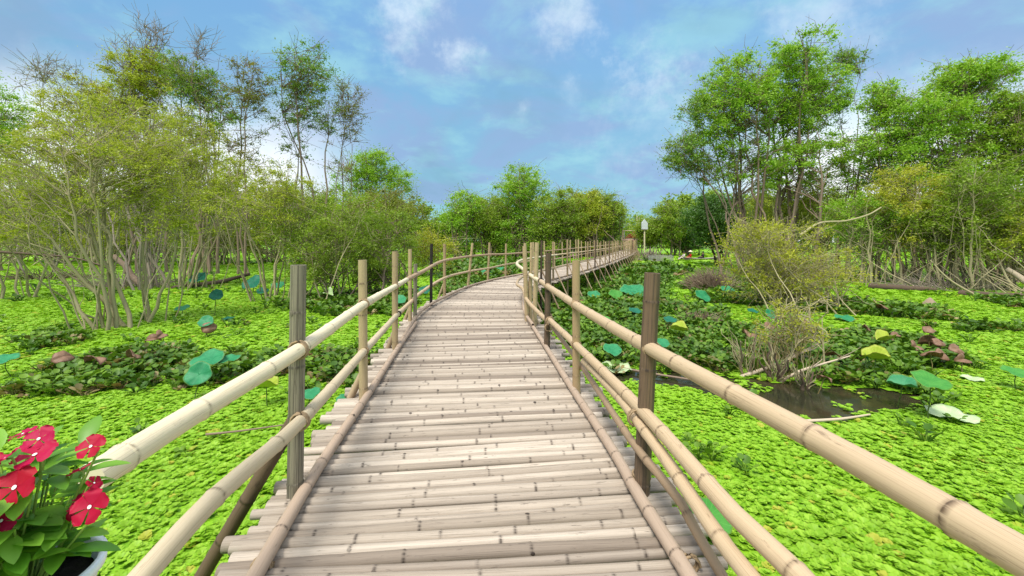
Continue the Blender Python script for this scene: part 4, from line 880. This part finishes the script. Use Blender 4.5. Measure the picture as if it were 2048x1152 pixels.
for a in (
    (397, 556, 34, 'lotus_deep', 'blue green lotus leaf standing before the leaning trunks left of the fallen log', .55, .6, 0),
    (433, 590, 24, 'lotus_deep', 'tilted blue green lotus leaf on a tall stalk below the fallen log', .7, 1.0, .4),
    (505, 566, 38, 'lotus_deep', 'largest blue green lotus leaf at the foot of the pale forked trunk', .5, .7, -.2),
    (525, 582, 22, 'lotus_deep', 'small blue green lotus leaf tucked against the pale forked trunk', .4, .5, .5),
    (556, 571, 26, 'lotus', 'teal lotus leaf right of the pale forked trunk', .4, .4, .2),
    (365, 617, 26, 'lotus', 'small teal lotus leaf alone on the weed in the left grove clearing', .25, .3, 0),
    (412, 643, 27, 'lotus', 'teal lotus leaf with a ragged brown hanging edge', .4, .8, .3),
    (417, 719, 58, 'lotus', 'large teal lotus leaf, upper one of the cluster above the left plant bed', .45, .35, 0),
    (458, 719, 40, 'lotus', 'flat pale teal lotus leaf at the right of the cluster', .42, .15, -.3),
    (398, 748, 48, 'lotus', 'teal lotus leaf hanging lowest in the cluster of three', .4, 1.0, .2),
    (10, 719, 40, 'lotus', 'teal lotus leaf cut by the left edge of the picture', .35, .3, .3),
    (622, 788, 36, 'lotus', 'teal lotus leaf just right of the nearest grey post', .2, .3, 0),
    (686, 798, 26, 'lotus', 'small teal lotus leaf close to the second left post', .2, .4, .2),
    (457, 637, 20, 'lotus_deep', 'dark small lotus leaf lying on the weed right of the ragged one', .06, .1, 0),
    (1225, 700, 38, 'lotus', 'round teal lotus leaf in the plants right of the second right post', .3, .4, .2),
    (1232, 737, 62, 'lotus_pale', 'pale blue green lotus leaf lying flat at the end of the thin pole', .06, .03, 0),
    (1326, 686, 26, 'lotus', 'small teal lotus leaf just right of the nearest dark post', .35, .5, .1),
    (1415, 1036, 92, 'lotus_green', 'big bright lotus leaf close below the right lower rails', .25, .2, 0),
    (1268, 583, 54, 'lotus', 'pale teal lotus leaf, biggest near the bridge struts', .3, .35, 0),
    (1232, 590, 30, 'lotus_green', 'bright green lotus leaf left of the biggest one near the struts', .3, .6, .3),
    (1188, 590, 26, 'lotus', 'teal lotus leaf among the feet of the bridge struts', .3, .5, 0),
    (1405, 592, 32, 'lotus', 'teal lotus leaf below the dome of brushwood', .3, .7, .4),
    (1455, 579, 26, 'lotus', 'teal lotus leaf right of the dome of brushwood', .3, .4, 0),
    (1340, 640, 26, 'lotus_deep', 'dark teal lotus leaf in the shade of the plants above the yellow leaf', .3, .3, 0),
    (1270, 622, 26, 'lotus_deep', 'dark teal lotus leaf between the struts and the nearest dark post', .3, .3, .4),
    (1690, 637, 34, 'lotus', 'flat teal lotus leaf on the weed below the right plant strip', .1, .2, 0),
    (1540, 628, 22, 'lotus', 'upright teal lotus leaf below the yellow shrub', .4, 1.0, .3),
    (1505, 622, 20, 'lotus_deep', 'small dark lotus leaf left of the upright one below the shrub', .3, .3, .3),
    (1805, 771, 46, 'lotus', 'folded teal lotus leaf leaning over the open water', .35, .25, -.7, .5),
    (1860, 763, 60, 'lotus_green', 'broad green lotus leaf on a tall stalk right of the folded one', .55, .35, 0),
    (1732, 714, 20, 'lotus', 'small teal leaf curled against the yellowing one on the bank', .35, 1.2, 1.0),
    (1945, 758, 34, 'lotus_pale', 'small pale lotus leaf flat on the weed near the right edge', .05, .05, 0),
    (1900, 830, 76, 'lotus_pale', 'large pale lotus leaf flat on the weed right of the tan stick', .05, .04, .4),
    (2030, 745, 40, 'lotus_green', 'green lotus leaf cut by the right edge of the picture', .3, .3, 0),
    (975, 545, 26, 'lotus', 'teal lotus leaf seen between the rails left of the bend', .35, .5, 0),
    (1000, 540, 22, 'lotus', 'second teal lotus leaf seen between the rails nearer the bend', .35, .4, 0),
    (800, 600, 26, 'lotus', 'teal lotus leaf behind the third left post', .4, .6, 0),
    (850, 580, 24, 'lotus_deep', 'blue green lotus leaf beside the black tarred post', .4, .6, 0),
    (1210, 640, 24, 'lotus_green', 'green lotus leaf in the dark plants beneath the bridge struts', .3, .4, 0)):
    lotus(*a)
for a in ((533, 774, 44, 'lotus_yellow', 'folded yellow green lotus leaf between the left rail and grey post', .3, .2, .15, .9),
          (1358, 661, 34, 'lotus_yellow', 'folded yellow lotus leaf in the plants right of the dark post', .4, .2, -.6, .8),
          (1752, 717, 46, 'lotus_yellow', 'folded yellow lotus leaf on the plant bank above the open water', .35, .3, -.5, .8),
          (1768, 680, 38, 'lotus_yellow', 'folded yellow lotus leaf highest on the plant bank', .3, .2, .2, .8),
          (662, 590, 26, 'lotus_pale', 'folded whitish lotus leaf against the big dense shrub', .55, .6, -.8, .9)): lotus(*a)
DG = None
for a in ((128, 713, 34, 'withered brown lotus leaf at the left end of the left plant bed'), (190, 717, 40, 'withered brown lotus leaf second from the left on the plant bed'),
          (268, 709, 34, 'dark curled dead lotus leaf in the middle of the left plant bed'), (325, 668, 28, 'pinkish brown dead lotus leaf above the left plant bed'), (306, 677, 26, 'dark twisted dead leaf touching the pinkish brown one'),
          (1735, 655, 18, 'small brown dead lotus leaf hanging above the plant bank'), (1862, 658, 26, 'brown dead lotus leaf floating right above the plant bank'), (1792, 669, 18, 'small dark dead lotus leaf beside the highest yellow leaf'),
          (1832, 692, 34, 'brown dead lotus leaf leftmost in the withered heap'), (1858, 684, 40, 'largest brown dead lotus leaf on top of the withered heap'), (1880, 683, 24, 'upright curled dead lotus leaf in the withered heap'),
          (1860, 704, 36, 'dark brown dead lotus leaf at the bottom of the withered heap'), (1888, 708, 30, 'greyish dead lotus leaf between heap and the single right one'), (1915, 697, 28, 'reddish dead lotus leaf sticking up right of the heap'),
          (1925, 718, 32, 'lowest flat dead lotus leaf right of the heap'), (1668, 709, 32, 'pale brown dead lotus leaf left of the folded yellow leaf'), (1500, 668, 36, 'ragged brown dead leaf on top of the broken stump'),
          (1540, 651, 24, 'brown cup shaped dead lotus leaf above the curled root'), (1625, 662, 22, 'brown cup shaped dead lotus leaf right of the curled root'), (1614, 642, 20, 'small white and brown dead leaf on the weed below the shrub'),
          (418, 655, 26, 'brown dead lotus leaf hanging under the ragged teal one'), (1765, 612, 22, 'brown and white dead leaf on the right plant strip'), (1650, 755, 26, 'brown dead leaf low on the bank over the open water')):
    r_ = np.random.default_rng(int(a[0])); lotus(a[0], a[1], a[2], 'lotus_dead', a[3], r_.uniform(.2, .38), r_.uniform(.3, 1.2), r_.uniform(0, 3), r_.uniform(.2, .9), 'dead_lotus_leaf', cup=-.5, stalk='stalk_dry')

# ---------------------------------------------------------------- people and boats
M['skin'] = plain('skin', (.30, .17, .10), .6, .1, 10); M['red'] = plain('red cloth', (.45, .015, .012), .8, .15, 8); M['cream'] = plain('cream cloth', (.62, .55, .50), .8, .1, 8)
M['straw'] = plain('pale straw', (.70, .64, .48), .8, .1, 20); M['black'] = plain('black cloth', (.015, .015, .018), .8, .2, 8); M['pink'] = plain('pink cloth', (.60, .09, .18), .8, .15, 8)
M['bluegrey'] = plain('grey cloth', (.24, .24, .26), .8, .15, 8); M['hull'] = plain('old boat planks', (.10, .08, .06), .7, .3, 3); M['hull_in'] = plain('pale boat rim', (.50, .46, .38), .7, .2, 3)
def skinmesh(name, joints, edges, mat, parent, sub=2):
    me = bpy.data.meshes.new(name); me.from_pydata([j[:3] for j in joints], edges, []); me.update(); o = bpy.data.objects.new(name, me); COL.objects.link(o); o.parent = parent
    me.materials.append(mat); sk = o.modifiers.new('skin', 'SKIN'); sk.use_smooth_shade = True
    for i, j in enumerate(joints):
        v_ = me.skin_vertices[0].data[i]; rr = j[3]; v_.radius = rr if isinstance(rr, tuple) else (rr, rr); v_.use_root = (i == 0)
    sb = o.modifiers.new('sub', 'SUBSURF'); sb.levels = sb.render_levels = sub; return o
def person(label, loc, rz, shirt, trouser, sit=True, hat=None, arms='paddle'):
    root = empty('person', label, 'person', loc); root.rotation_euler = (0, 0, rz)
    hp = .22 if sit else .90
    J = [(0, 0, hp, (.14, .10)), (0, 0, hp + .18, (.12, .09)), (0, .01, hp + .38, (.15, .10)), (0, .0, hp + .50, .055), (0, -.01, hp + .60, .07), (0, -.01, hp + .70, (.075, .09)), (0, 0, hp + .77, .05)]
    E = [(i, i + 1) for i in range(6)]
    for sx in (-1, 1):
        b0 = len(J)
        J += [(sx * .17, 0, hp + .44, .055), (sx * .24, -.10, hp + .22, .043), (sx * .16, -.33, hp + .18, .032), (sx * .13, -.42, hp + .18, .028)]
        E += [(2, b0), (b0, b0 + 1), (b0 + 1, b0 + 2), (b0 + 2, b0 + 3)]
        b1 = len(J)
        if sit: J += [(sx * .09, -.05, hp, .09), (sx * .16, -.40, hp + .12, .065), (sx * .12, -.62, hp - .14, .045), (sx * .12, -.72, hp - .18, .035)]
        else: J += [(sx * .09, 0, hp - .05, .085), (sx * .10, -.02, hp - .44, .06), (sx * .10, .02, hp - .82, .042), (sx * .10, -.10, hp - .87, .035)]
        E += [(0, b1), (b1, b1 + 1), (b1 + 1, b1 + 2), (b1 + 2, b1 + 3)]
    skinmesh('body', J, E, M['skin'], root)
    g = 1.16; Js = [(J[i][0], J[i][1], J[i][2], tuple(q * g for q in J[i][3]) if isinstance(J[i][3], tuple) else J[i][3] * g) for i in (0, 1, 2)] + [(0, 0, hp + .47, .075)]
    Es = [(0, 1), (1, 2), (2, 3)]
    for b0 in (7, 15):
        k = len(Js); Js += [(J[b0][0], J[b0][1], J[b0][2], .068), (J[b0 + 1][0], J[b0 + 1][1], J[b0 + 1][2], .055), (J[b0 + 2][0], J[b0 + 2][1] + .06, J[b0 + 2][2], .042)]; Es += [(2, k), (k, k + 1), (k + 1, k + 2)]
    skinmesh('shirt', Js, Es, M[shirt], root)
    Jt = [(0, 0, hp - .02, (.155, .115))]; Et = []
    for b1 in (11, 19):
        k = len(Jt); Jt += [(J[b1][0], J[b1][1], J[b1][2], .10), (J[b1 + 1][0], J[b1 + 1][1], J[b1 + 1][2], .076), (J[b1 + 2][0], J[b1 + 2][1], J[b1 + 2][2] + .03, .058)]; Et += [(0, k), (k, k + 1), (k + 1, k + 2)]
    skinmesh('trousers', Jt, Et, M[trouser], root)
    if hat:
        mb = MB(); n = 24; V = [(0, 0, hp + .95)]
        for rr, zz in ((.10, .88), (.24, .76), (.23, .75), (.09, .86)): V += [(rr * math.cos(a), rr * math.sin(a), hp + zz) for a in np.arange(n) / n * 6.283]
        V.append((0, 0, hp + .92)); F3 = [[0, 1 + j, 1 + (j + 1) % n] for j in range(n)] + [[4 * n + 1, 3 * n + 1 + (j + 1) % n, 3 * n + 1 + j] for j in range(n)]
        F4 = [[1 + k * n + j, 1 + (k + 1) * n + j, 1 + (k + 1) * n + (j + 1) % n, 1 + k * n + (j + 1) % n] for k in range(3) for j in range(n)]
        mb.add(V, [np.array(F3), np.array(F4)], smooth=False); mb.build('conical_hat', M['straw'], root)
    else:
        mb = MB(); n = 12; V = []; F4 = []
        for i in range(6):
            f = i / 5 * 1.9
            for j in range(n): a = j / n * 6.283; V.append((.10 * math.sin(f) * math.cos(a), .015 + .115 * math.sin(f) * math.sin(a), hp + .715 + .11 * math.cos(f)))
        F4 = [[i * n + j, (i + 1) * n + j, (i + 1) * n + (j + 1) % n, i * n + (j + 1) % n] for i in range(5) for j in range(n)]
        mb.add(V, np.array(F4)); mb.build('hair', M['black'], root)
    # face: nose, eyes
    mb = MB(); mb.add([(0, -.115, hp + .665), (-.014, -.09, hp + .66), (.014, -.09, hp + .66), (0, -.09, hp + .70)], np.array([[0, 2, 1], [0, 3, 2], [0, 1, 3]])); mb.build('nose', M['skin'], root)
    return root
def boat(label, loc, rz, L=4.6, W_=.85):
    root = empty('sampan', label, 'boat', loc); root.rotation_euler = (0, 0, rz); mb = MB(); n = 17; V = []
    for i in range(n):
        u = i / (n - 1) * 2 - 1; w_ = W_ / 2 * (1 - abs(u) ** 2.6) + .03; zt_ = .30 + .28 * abs(u) ** 3; zb = -.12 + .22 * abs(u) ** 3; x = u * L / 2
        V += [(x, -w_, zt_), (x, -w_ * .75, zb), (x, w_ * .75, zb), (x, w_, zt_), (x, w_ * .88, zt_), (x, w_ * .65, zb + .05), (x, -w_ * .65, zb + .05), (x, -w_ * .88, zt_)]
    Fq = [[i * 8 + j, i * 8 + (j + 1) % 8, (i + 1) * 8 + (j + 1) % 8, (i + 1) * 8 + j] for i in range(n - 1) for j in range(8)]
    mb.add(V, [np.array(Fq), np.array([list(range(8)), [(n - 1) * 8 + j for j in range(7, -1, -1)]])], smooth=False); mb.build('hull', M['hull'], root)
    for sd in (-1, 1):
        mb = MB(); tube(mb, [(u * L / 2, sd * (W_ / 2 * (1 - abs(u) ** 2.6) + .03), .32 + .28 * abs(u) ** 3) for u in np.linspace(-1, 1, 17)], .03, 6, .4, cap=1); mb.build('gunwale', M['hull_in'], root)
    for x in (-1.2, .2, 1.3):
        mb = MB(); box(mb, (x, 0, .2), (.22, W_ * .86, .04)); mb.build('thwart', M['hull_in'], root)
    return root
b1 = P(1400, 523); boat('wooden sampan carrying a passenger in red across the far weed', (b1[0], b1[1], .06), .0, 4.8)
Yb = b1[1]
person('person in a red shirt and pale conical hat sitting in the sampan', (at(1381, 500, Yb)[0], Yb, .16), R(-90), 'red', 'red', True, True)
person('person in cream clothes sitting at the bow of the sampan', (at(1368, 500, Yb)[0], Yb, .16), R(-90), 'cream', 'cream', True, False)
person('person in black clothes sitting at the stern of the sampan', (at(1406, 500, Yb)[0], Yb, .16), R(-90), 'black', 'black', True, False)
Yb = 60.; xb = at(916, 490, Yb)[0]
boat('dark sampan half hidden behind the yellowish loose shrub', (xb, Yb, .5), .05, 3.6, .9)
person('person in pale clothes and conical hat sitting in the half hidden sampan', (xb - .1, Yb, .62), R(90), 'cream', 'bluegrey', True, True)
pp = path(TOT - .9)[0] + path(TOT - .9)[2] * .8
person('person in pink standing on the far end of the bridge by the sign pole', (pp[0], pp[1], DZ), R(200), 'pink', 'pink', False, False)

# ---------------------------------------------------------------- flower pot
M['potwhite'] = plain('white glazed pot', (.78, .80, .82), .35, .04, 6, .5, .05); M['soil'] = plain('black potting soil', (.012, .010, .008), .9, .4, 60, .2, .8)
M['periwinkle_leaf'] = leafmat('glossy garden leaf', (.09, .25, .02), (.22, .44, .045), None, .4, .35, .4)
M['stem'] = plain('green flower stem', (.22, .33, .06), .5, .2, 40)
m, t = newmat('crimson petal')
u = t.n('ShaderNodeSeparateXYZ', {0: t.n('ShaderNodeAttribute', attribute_name='uvw').outputs['Vector']}).outputs[0]
rn = t.n('ShaderNodeAttribute', attribute_name='rnd').outputs['Fac']
c = t.mix(rn, (.42, .002, .012, 1), (.47, .004, .075, 1)); c = t.mix(t.ramp(u, .25, .05, 0, .6), c, (.35, .0, .02, 1))
d_ = principled(t, **{'Base Color': c, 'Roughness': .55, 'Specular IOR Level': .25}); tr = t.n('ShaderNodeBsdfTranslucent', {'Color': c})
out(t, t.n('ShaderNodeMixShader', {0: .25, 1: d_.outputs[0], 2: tr.outputs[0]}).outputs[0]); M['petal'] = m
M['eye'] = plain('white flower eye', (.85, .80, .80), .6, .05)
M['petal_back'] = plain('pink petal back', (.62, .06, .25), .6, .15, 60)
pot = empty('potted_periwinkle', 'potted periwinkle with crimson flowers in a white pot, close at the lower left', 'potted plant', (-.735, .60, 1.845)); PO = np.array([-.735, .60, 1.845])
mb = MB(); n = 48; prof = [(0, .0), (.055, 0), (.062, .01), (.082, .13), (.090, .135), (.091, .150), (.083, .150), (.080, .145), (.076, .125)]
V = [(r_q * math.cos(a), r_q * math.sin(a), z_) for r_q, z_ in prof for a in np.arange(n) / n * 6.28318]
mb.add(V, np.array([[i * n + j, i * n + (j + 1) % n, (i + 1) * n + (j + 1) % n, (i + 1) * n + j] for i in range(len(prof) - 1) for j in range(n)])); mb.build('pot', M['potwhite'], pot)
mb = MB(); V = [(0, 0, .128)] + [(q * .079 * math.cos(a), q * .079 * math.sin(a), .122 + random.uniform(-.003, .004)) for q in (.5, 1) for a in np.arange(24) / 24 * 6.28318]
mb.add(V, [np.array([[0, 1 + j, 1 + (j + 1) % 24] for j in range(24)]), np.array([[1 + j, 25 + j, 25 + (j + 1) % 24, 1 + (j + 1) % 24] for j in range(24)])]); mb.build('soil', M['soil'], pot)
def orient(V, nrm, c_, roll=0.):
    nrm = np.array(nrm, float); nrm /= np.linalg.norm(nrm); a = np.cross(nrm, [0.3, 1, .1]); a /= np.linalg.norm(a); b_ = np.cross(nrm, a)
    ca, sa = math.cos(roll), math.sin(roll); a, b_ = a * ca + b_ * sa, -a * sa + b_ * ca
    V = np.asarray(V); return V[:, :1] * a + V[:, 1:2] * b_ + V[:, 2:] * nrm + np.array(c_)
def flower(px, py, wpx, Yd, nrm, tone, back=False):
    c_ = at(px, py, Yd); rad = wpx / 2 * Yd / F * .86; fo = empty('flower', '', ''); 
    for k in ('label', 'category', 'group'):
        if k in fo: del fo[k]
    mb = MB(); roll = random.random() * 6
    for k in range(5):
        V, U = [], []; th = k * 2 * math.pi / 5
        for i, (q, w_) in enumerate(((.05, .05), (.3, .19), (.55, .37), (.74, .48), (.90, .40), (1.02, .13))):
            for sd in (-1, -.5, 0, .5, 1):
                x = q * (1 - .08 * (sd == 0) * (q > .9)) - abs(sd) * .05 * (q > .8); y = sd * w_ * .98
                z = .16 * q * q + .09 * sd * q - .14 * (q > .85) + .07 * abs(sd) * q + .02 * math.sin(q * 9 + k * 2 + sd * 3)
                V.append(((x * math.cos(th) - y * math.sin(th)) * rad, (x * math.sin(th) + y * math.cos(th)) * rad, z * rad)); U.append((q, sd, 0))
        mb.add(orient(V, nrm, c_ - PO, roll), np.array([[i * 5 + j, i * 5 + j + 1, i * 5 + j + 6, i * 5 + j + 5] for i in range(5) for j in range(4)]), min(1, max(0, tone + random.uniform(-.1, .1))), np.array(U))
    o = mb.build('petals', M['petal_back'] if back else M['petal'], fo); fo.parent = pot
    if not back:
        mb = MB(); th = np.arange(10) / 10 * 6.283; V = np.vstack([[(0, 0, .10)], np.stack([np.cos(th) * .11, np.sin(th) * .11, np.full(10, .055)], 1)]) * rad
        mb.add(orient(V, nrm, c_ - PO), np.array([[0, 1 + j, 1 + (j + 1) % 10] for j in range(10)])); mb.build('eye', M['eye'], fo)
    return c_, np.array(nrm, float) / np.linalg.norm(nrm), rad
FL = [(78, 878, 62, .60, (.15, -.75, .75), .7), (70, 910, 80, .58, (0, -.35, 1), .6), (46, 868, 50, .63, (-.3, -.2, 1), .9), (12, 916, 60, .56, (-.6, -.3, .9), .95), (182, 893, 58, .60, (.1, -.8, .8), .35),
      (160, 940, 46, .61, (-.5, .1, .9), .9), (30, 975, 92, .55, (.05, -.9, .65), .15), (188, 966, 36, .60, (.8, .1, .6), .3), (180, 1014, 78, .58, (.1, -.9, .55), .4), (160, 1004, 52, .60, (-.3, -.7, .7), .55),
      (2, 1042, 70, .55, (.3, -.5, .5), .6), (-35, 940, 80, .56, (0, -.6, .8), .5), (-40, 1010, 80, .58, (0, -.6, .8), .4)]
st = MB(); lv = MB(); cz = np.array([0, 0, .12])
for a in FL:
    c_, nn, rad = flower(*a); e = c_ - PO; hub = np.array([e[0] * .55, e[1] * .5, .12 + (e[2] - .12) * .45])
    tube(st, smoothpath([cz + np.array([e[0] * .15, e[1] * .15, 0]), hub, e - nn * rad * .9, e - nn * .002], .01), .0016, 6, .3)
    for k in range(5):
        s0 = hub * (1 - k * .05) + (e - hub) * (k * .16); aa = random.random() * 6.28; L = random.uniform(.035, .06); d = np.array([math.cos(aa), math.sin(aa), random.uniform(-.2, .5)]); lvl = (s0, d, L)
        V, U = [], []; d /= np.linalg.norm(d); sx = np.cross(d, [0, 0, 1.]); sx /= np.linalg.norm(sx); up = np.cross(sx, d)
        for q, w_ in ((0, .05), (.2, .62), (.45, .95), (.7, .85), (.9, .45), (1, .04)):
            for sd in (-1, 0, 1): V.append(s0 + d * q * L + sx * sd * w_ * L * .24 + up * (abs(sd) * w_ * .07 * L - .25 * L * q * q))
        lv.add(V, np.array([[i * 3 + j, i * 3 + j + 1, i * 3 + j + 4, i * 3 + j + 3] for i in range(5) for j in range(2)]), random.random())
for k in range(320):
    a_ = random.random() * 6.28; q_ = random.random() ** .6 * .11; s0 = np.array([math.cos(a_) * q_, math.sin(a_) * q_ * .7, random.uniform(.135, .33)]); d = np.array([math.cos(a_) + random.uniform(-.6, .6), math.sin(a_) + random.uniform(-.6, .6), random.uniform(-.3, .7)]); d /= np.linalg.norm(d)
    if s0[0] > .0 and s0[2] < .20: continue
    if s0[0] > .05: continue
    L = random.uniform(.035, .06); sx = np.cross(d, [0, 0, 1.]); sx /= np.linalg.norm(sx); up = np.cross(sx, d); V = []
    for q, w_ in ((0, .05), (.2, .62), (.45, .95), (.7, .85), (.9, .45), (1, .04)):
        for sd in (-1, 0, 1): V.append(s0 + d * q * L + sx * sd * w_ * L * .24 + up * (abs(sd) * w_ * .07 * L - .25 * L * q * q))
    lv.add(V, np.array([[i * 3 + j, i * 3 + j + 1, i * 3 + j + 4, i * 3 + j + 3] for i in range(5) for j in range(2)]), random.random())
    if k % 3 == 0: tube(st, smoothpath([cz + s0 * .2 * np.array([1, 1, 0]), s0 * .6 + np.array([0, 0, .04]), s0], .02), .0015, 5, .3)
st.build('stems', M['stem'], pot); ob = lv.build('leaves', M['periwinkle_leaf'], pot)
for (px, py, Yd) in ((195, 985, .60), (35, 1015, .56), (140, 1032, .60), (50, 935, .57)):
    c_ = at(px, py, Yd) - PO; mb = MB(); tube(mb, [c_ - (0, 0, .008), c_ - (0, 0, .003), c_ + (0, 0, .003), c_ + (0, 0, .008)], [.001, .0045, .0045, .0008], 8, .5); mb.build('bud', M['petal'] if px > 100 else M['petal_back'], pot)
ps = empty('plant_stand', 'short bamboo stand with a round wooden top under the flower pot', 'plant stand', (-.735, .60, 1.045))
mb = MB(); V = [(r_q * math.cos(a), r_q * math.sin(a), z_) for r_q, z_ in ((.0, .80), (.075, .80), (.078, .79), (.078, .775), (.0, .775)) for a in np.arange(24) / 24 * 6.28318]
mb.add(V, np.array([[i * 24 + j, i * 24 + (j + 1) % 24, (i + 1) * 24 + (j + 1) % 24, (i + 1) * 24 + j] for i in range(4) for j in range(24)]), smooth=False); mb.build('top', M['plankwood'], ps)
for k in range(3):
    a_ = k * 2.094 + .3; mb = MB(); bamboo(mb, [(math.cos(a_) * .05, math.sin(a_) * .05, .775), (math.cos(a_) * .14, math.sin(a_) * .14, -.045)], .014, None, 10, .2, cap=1); mb.build('leg', M['post_tan'], ps)
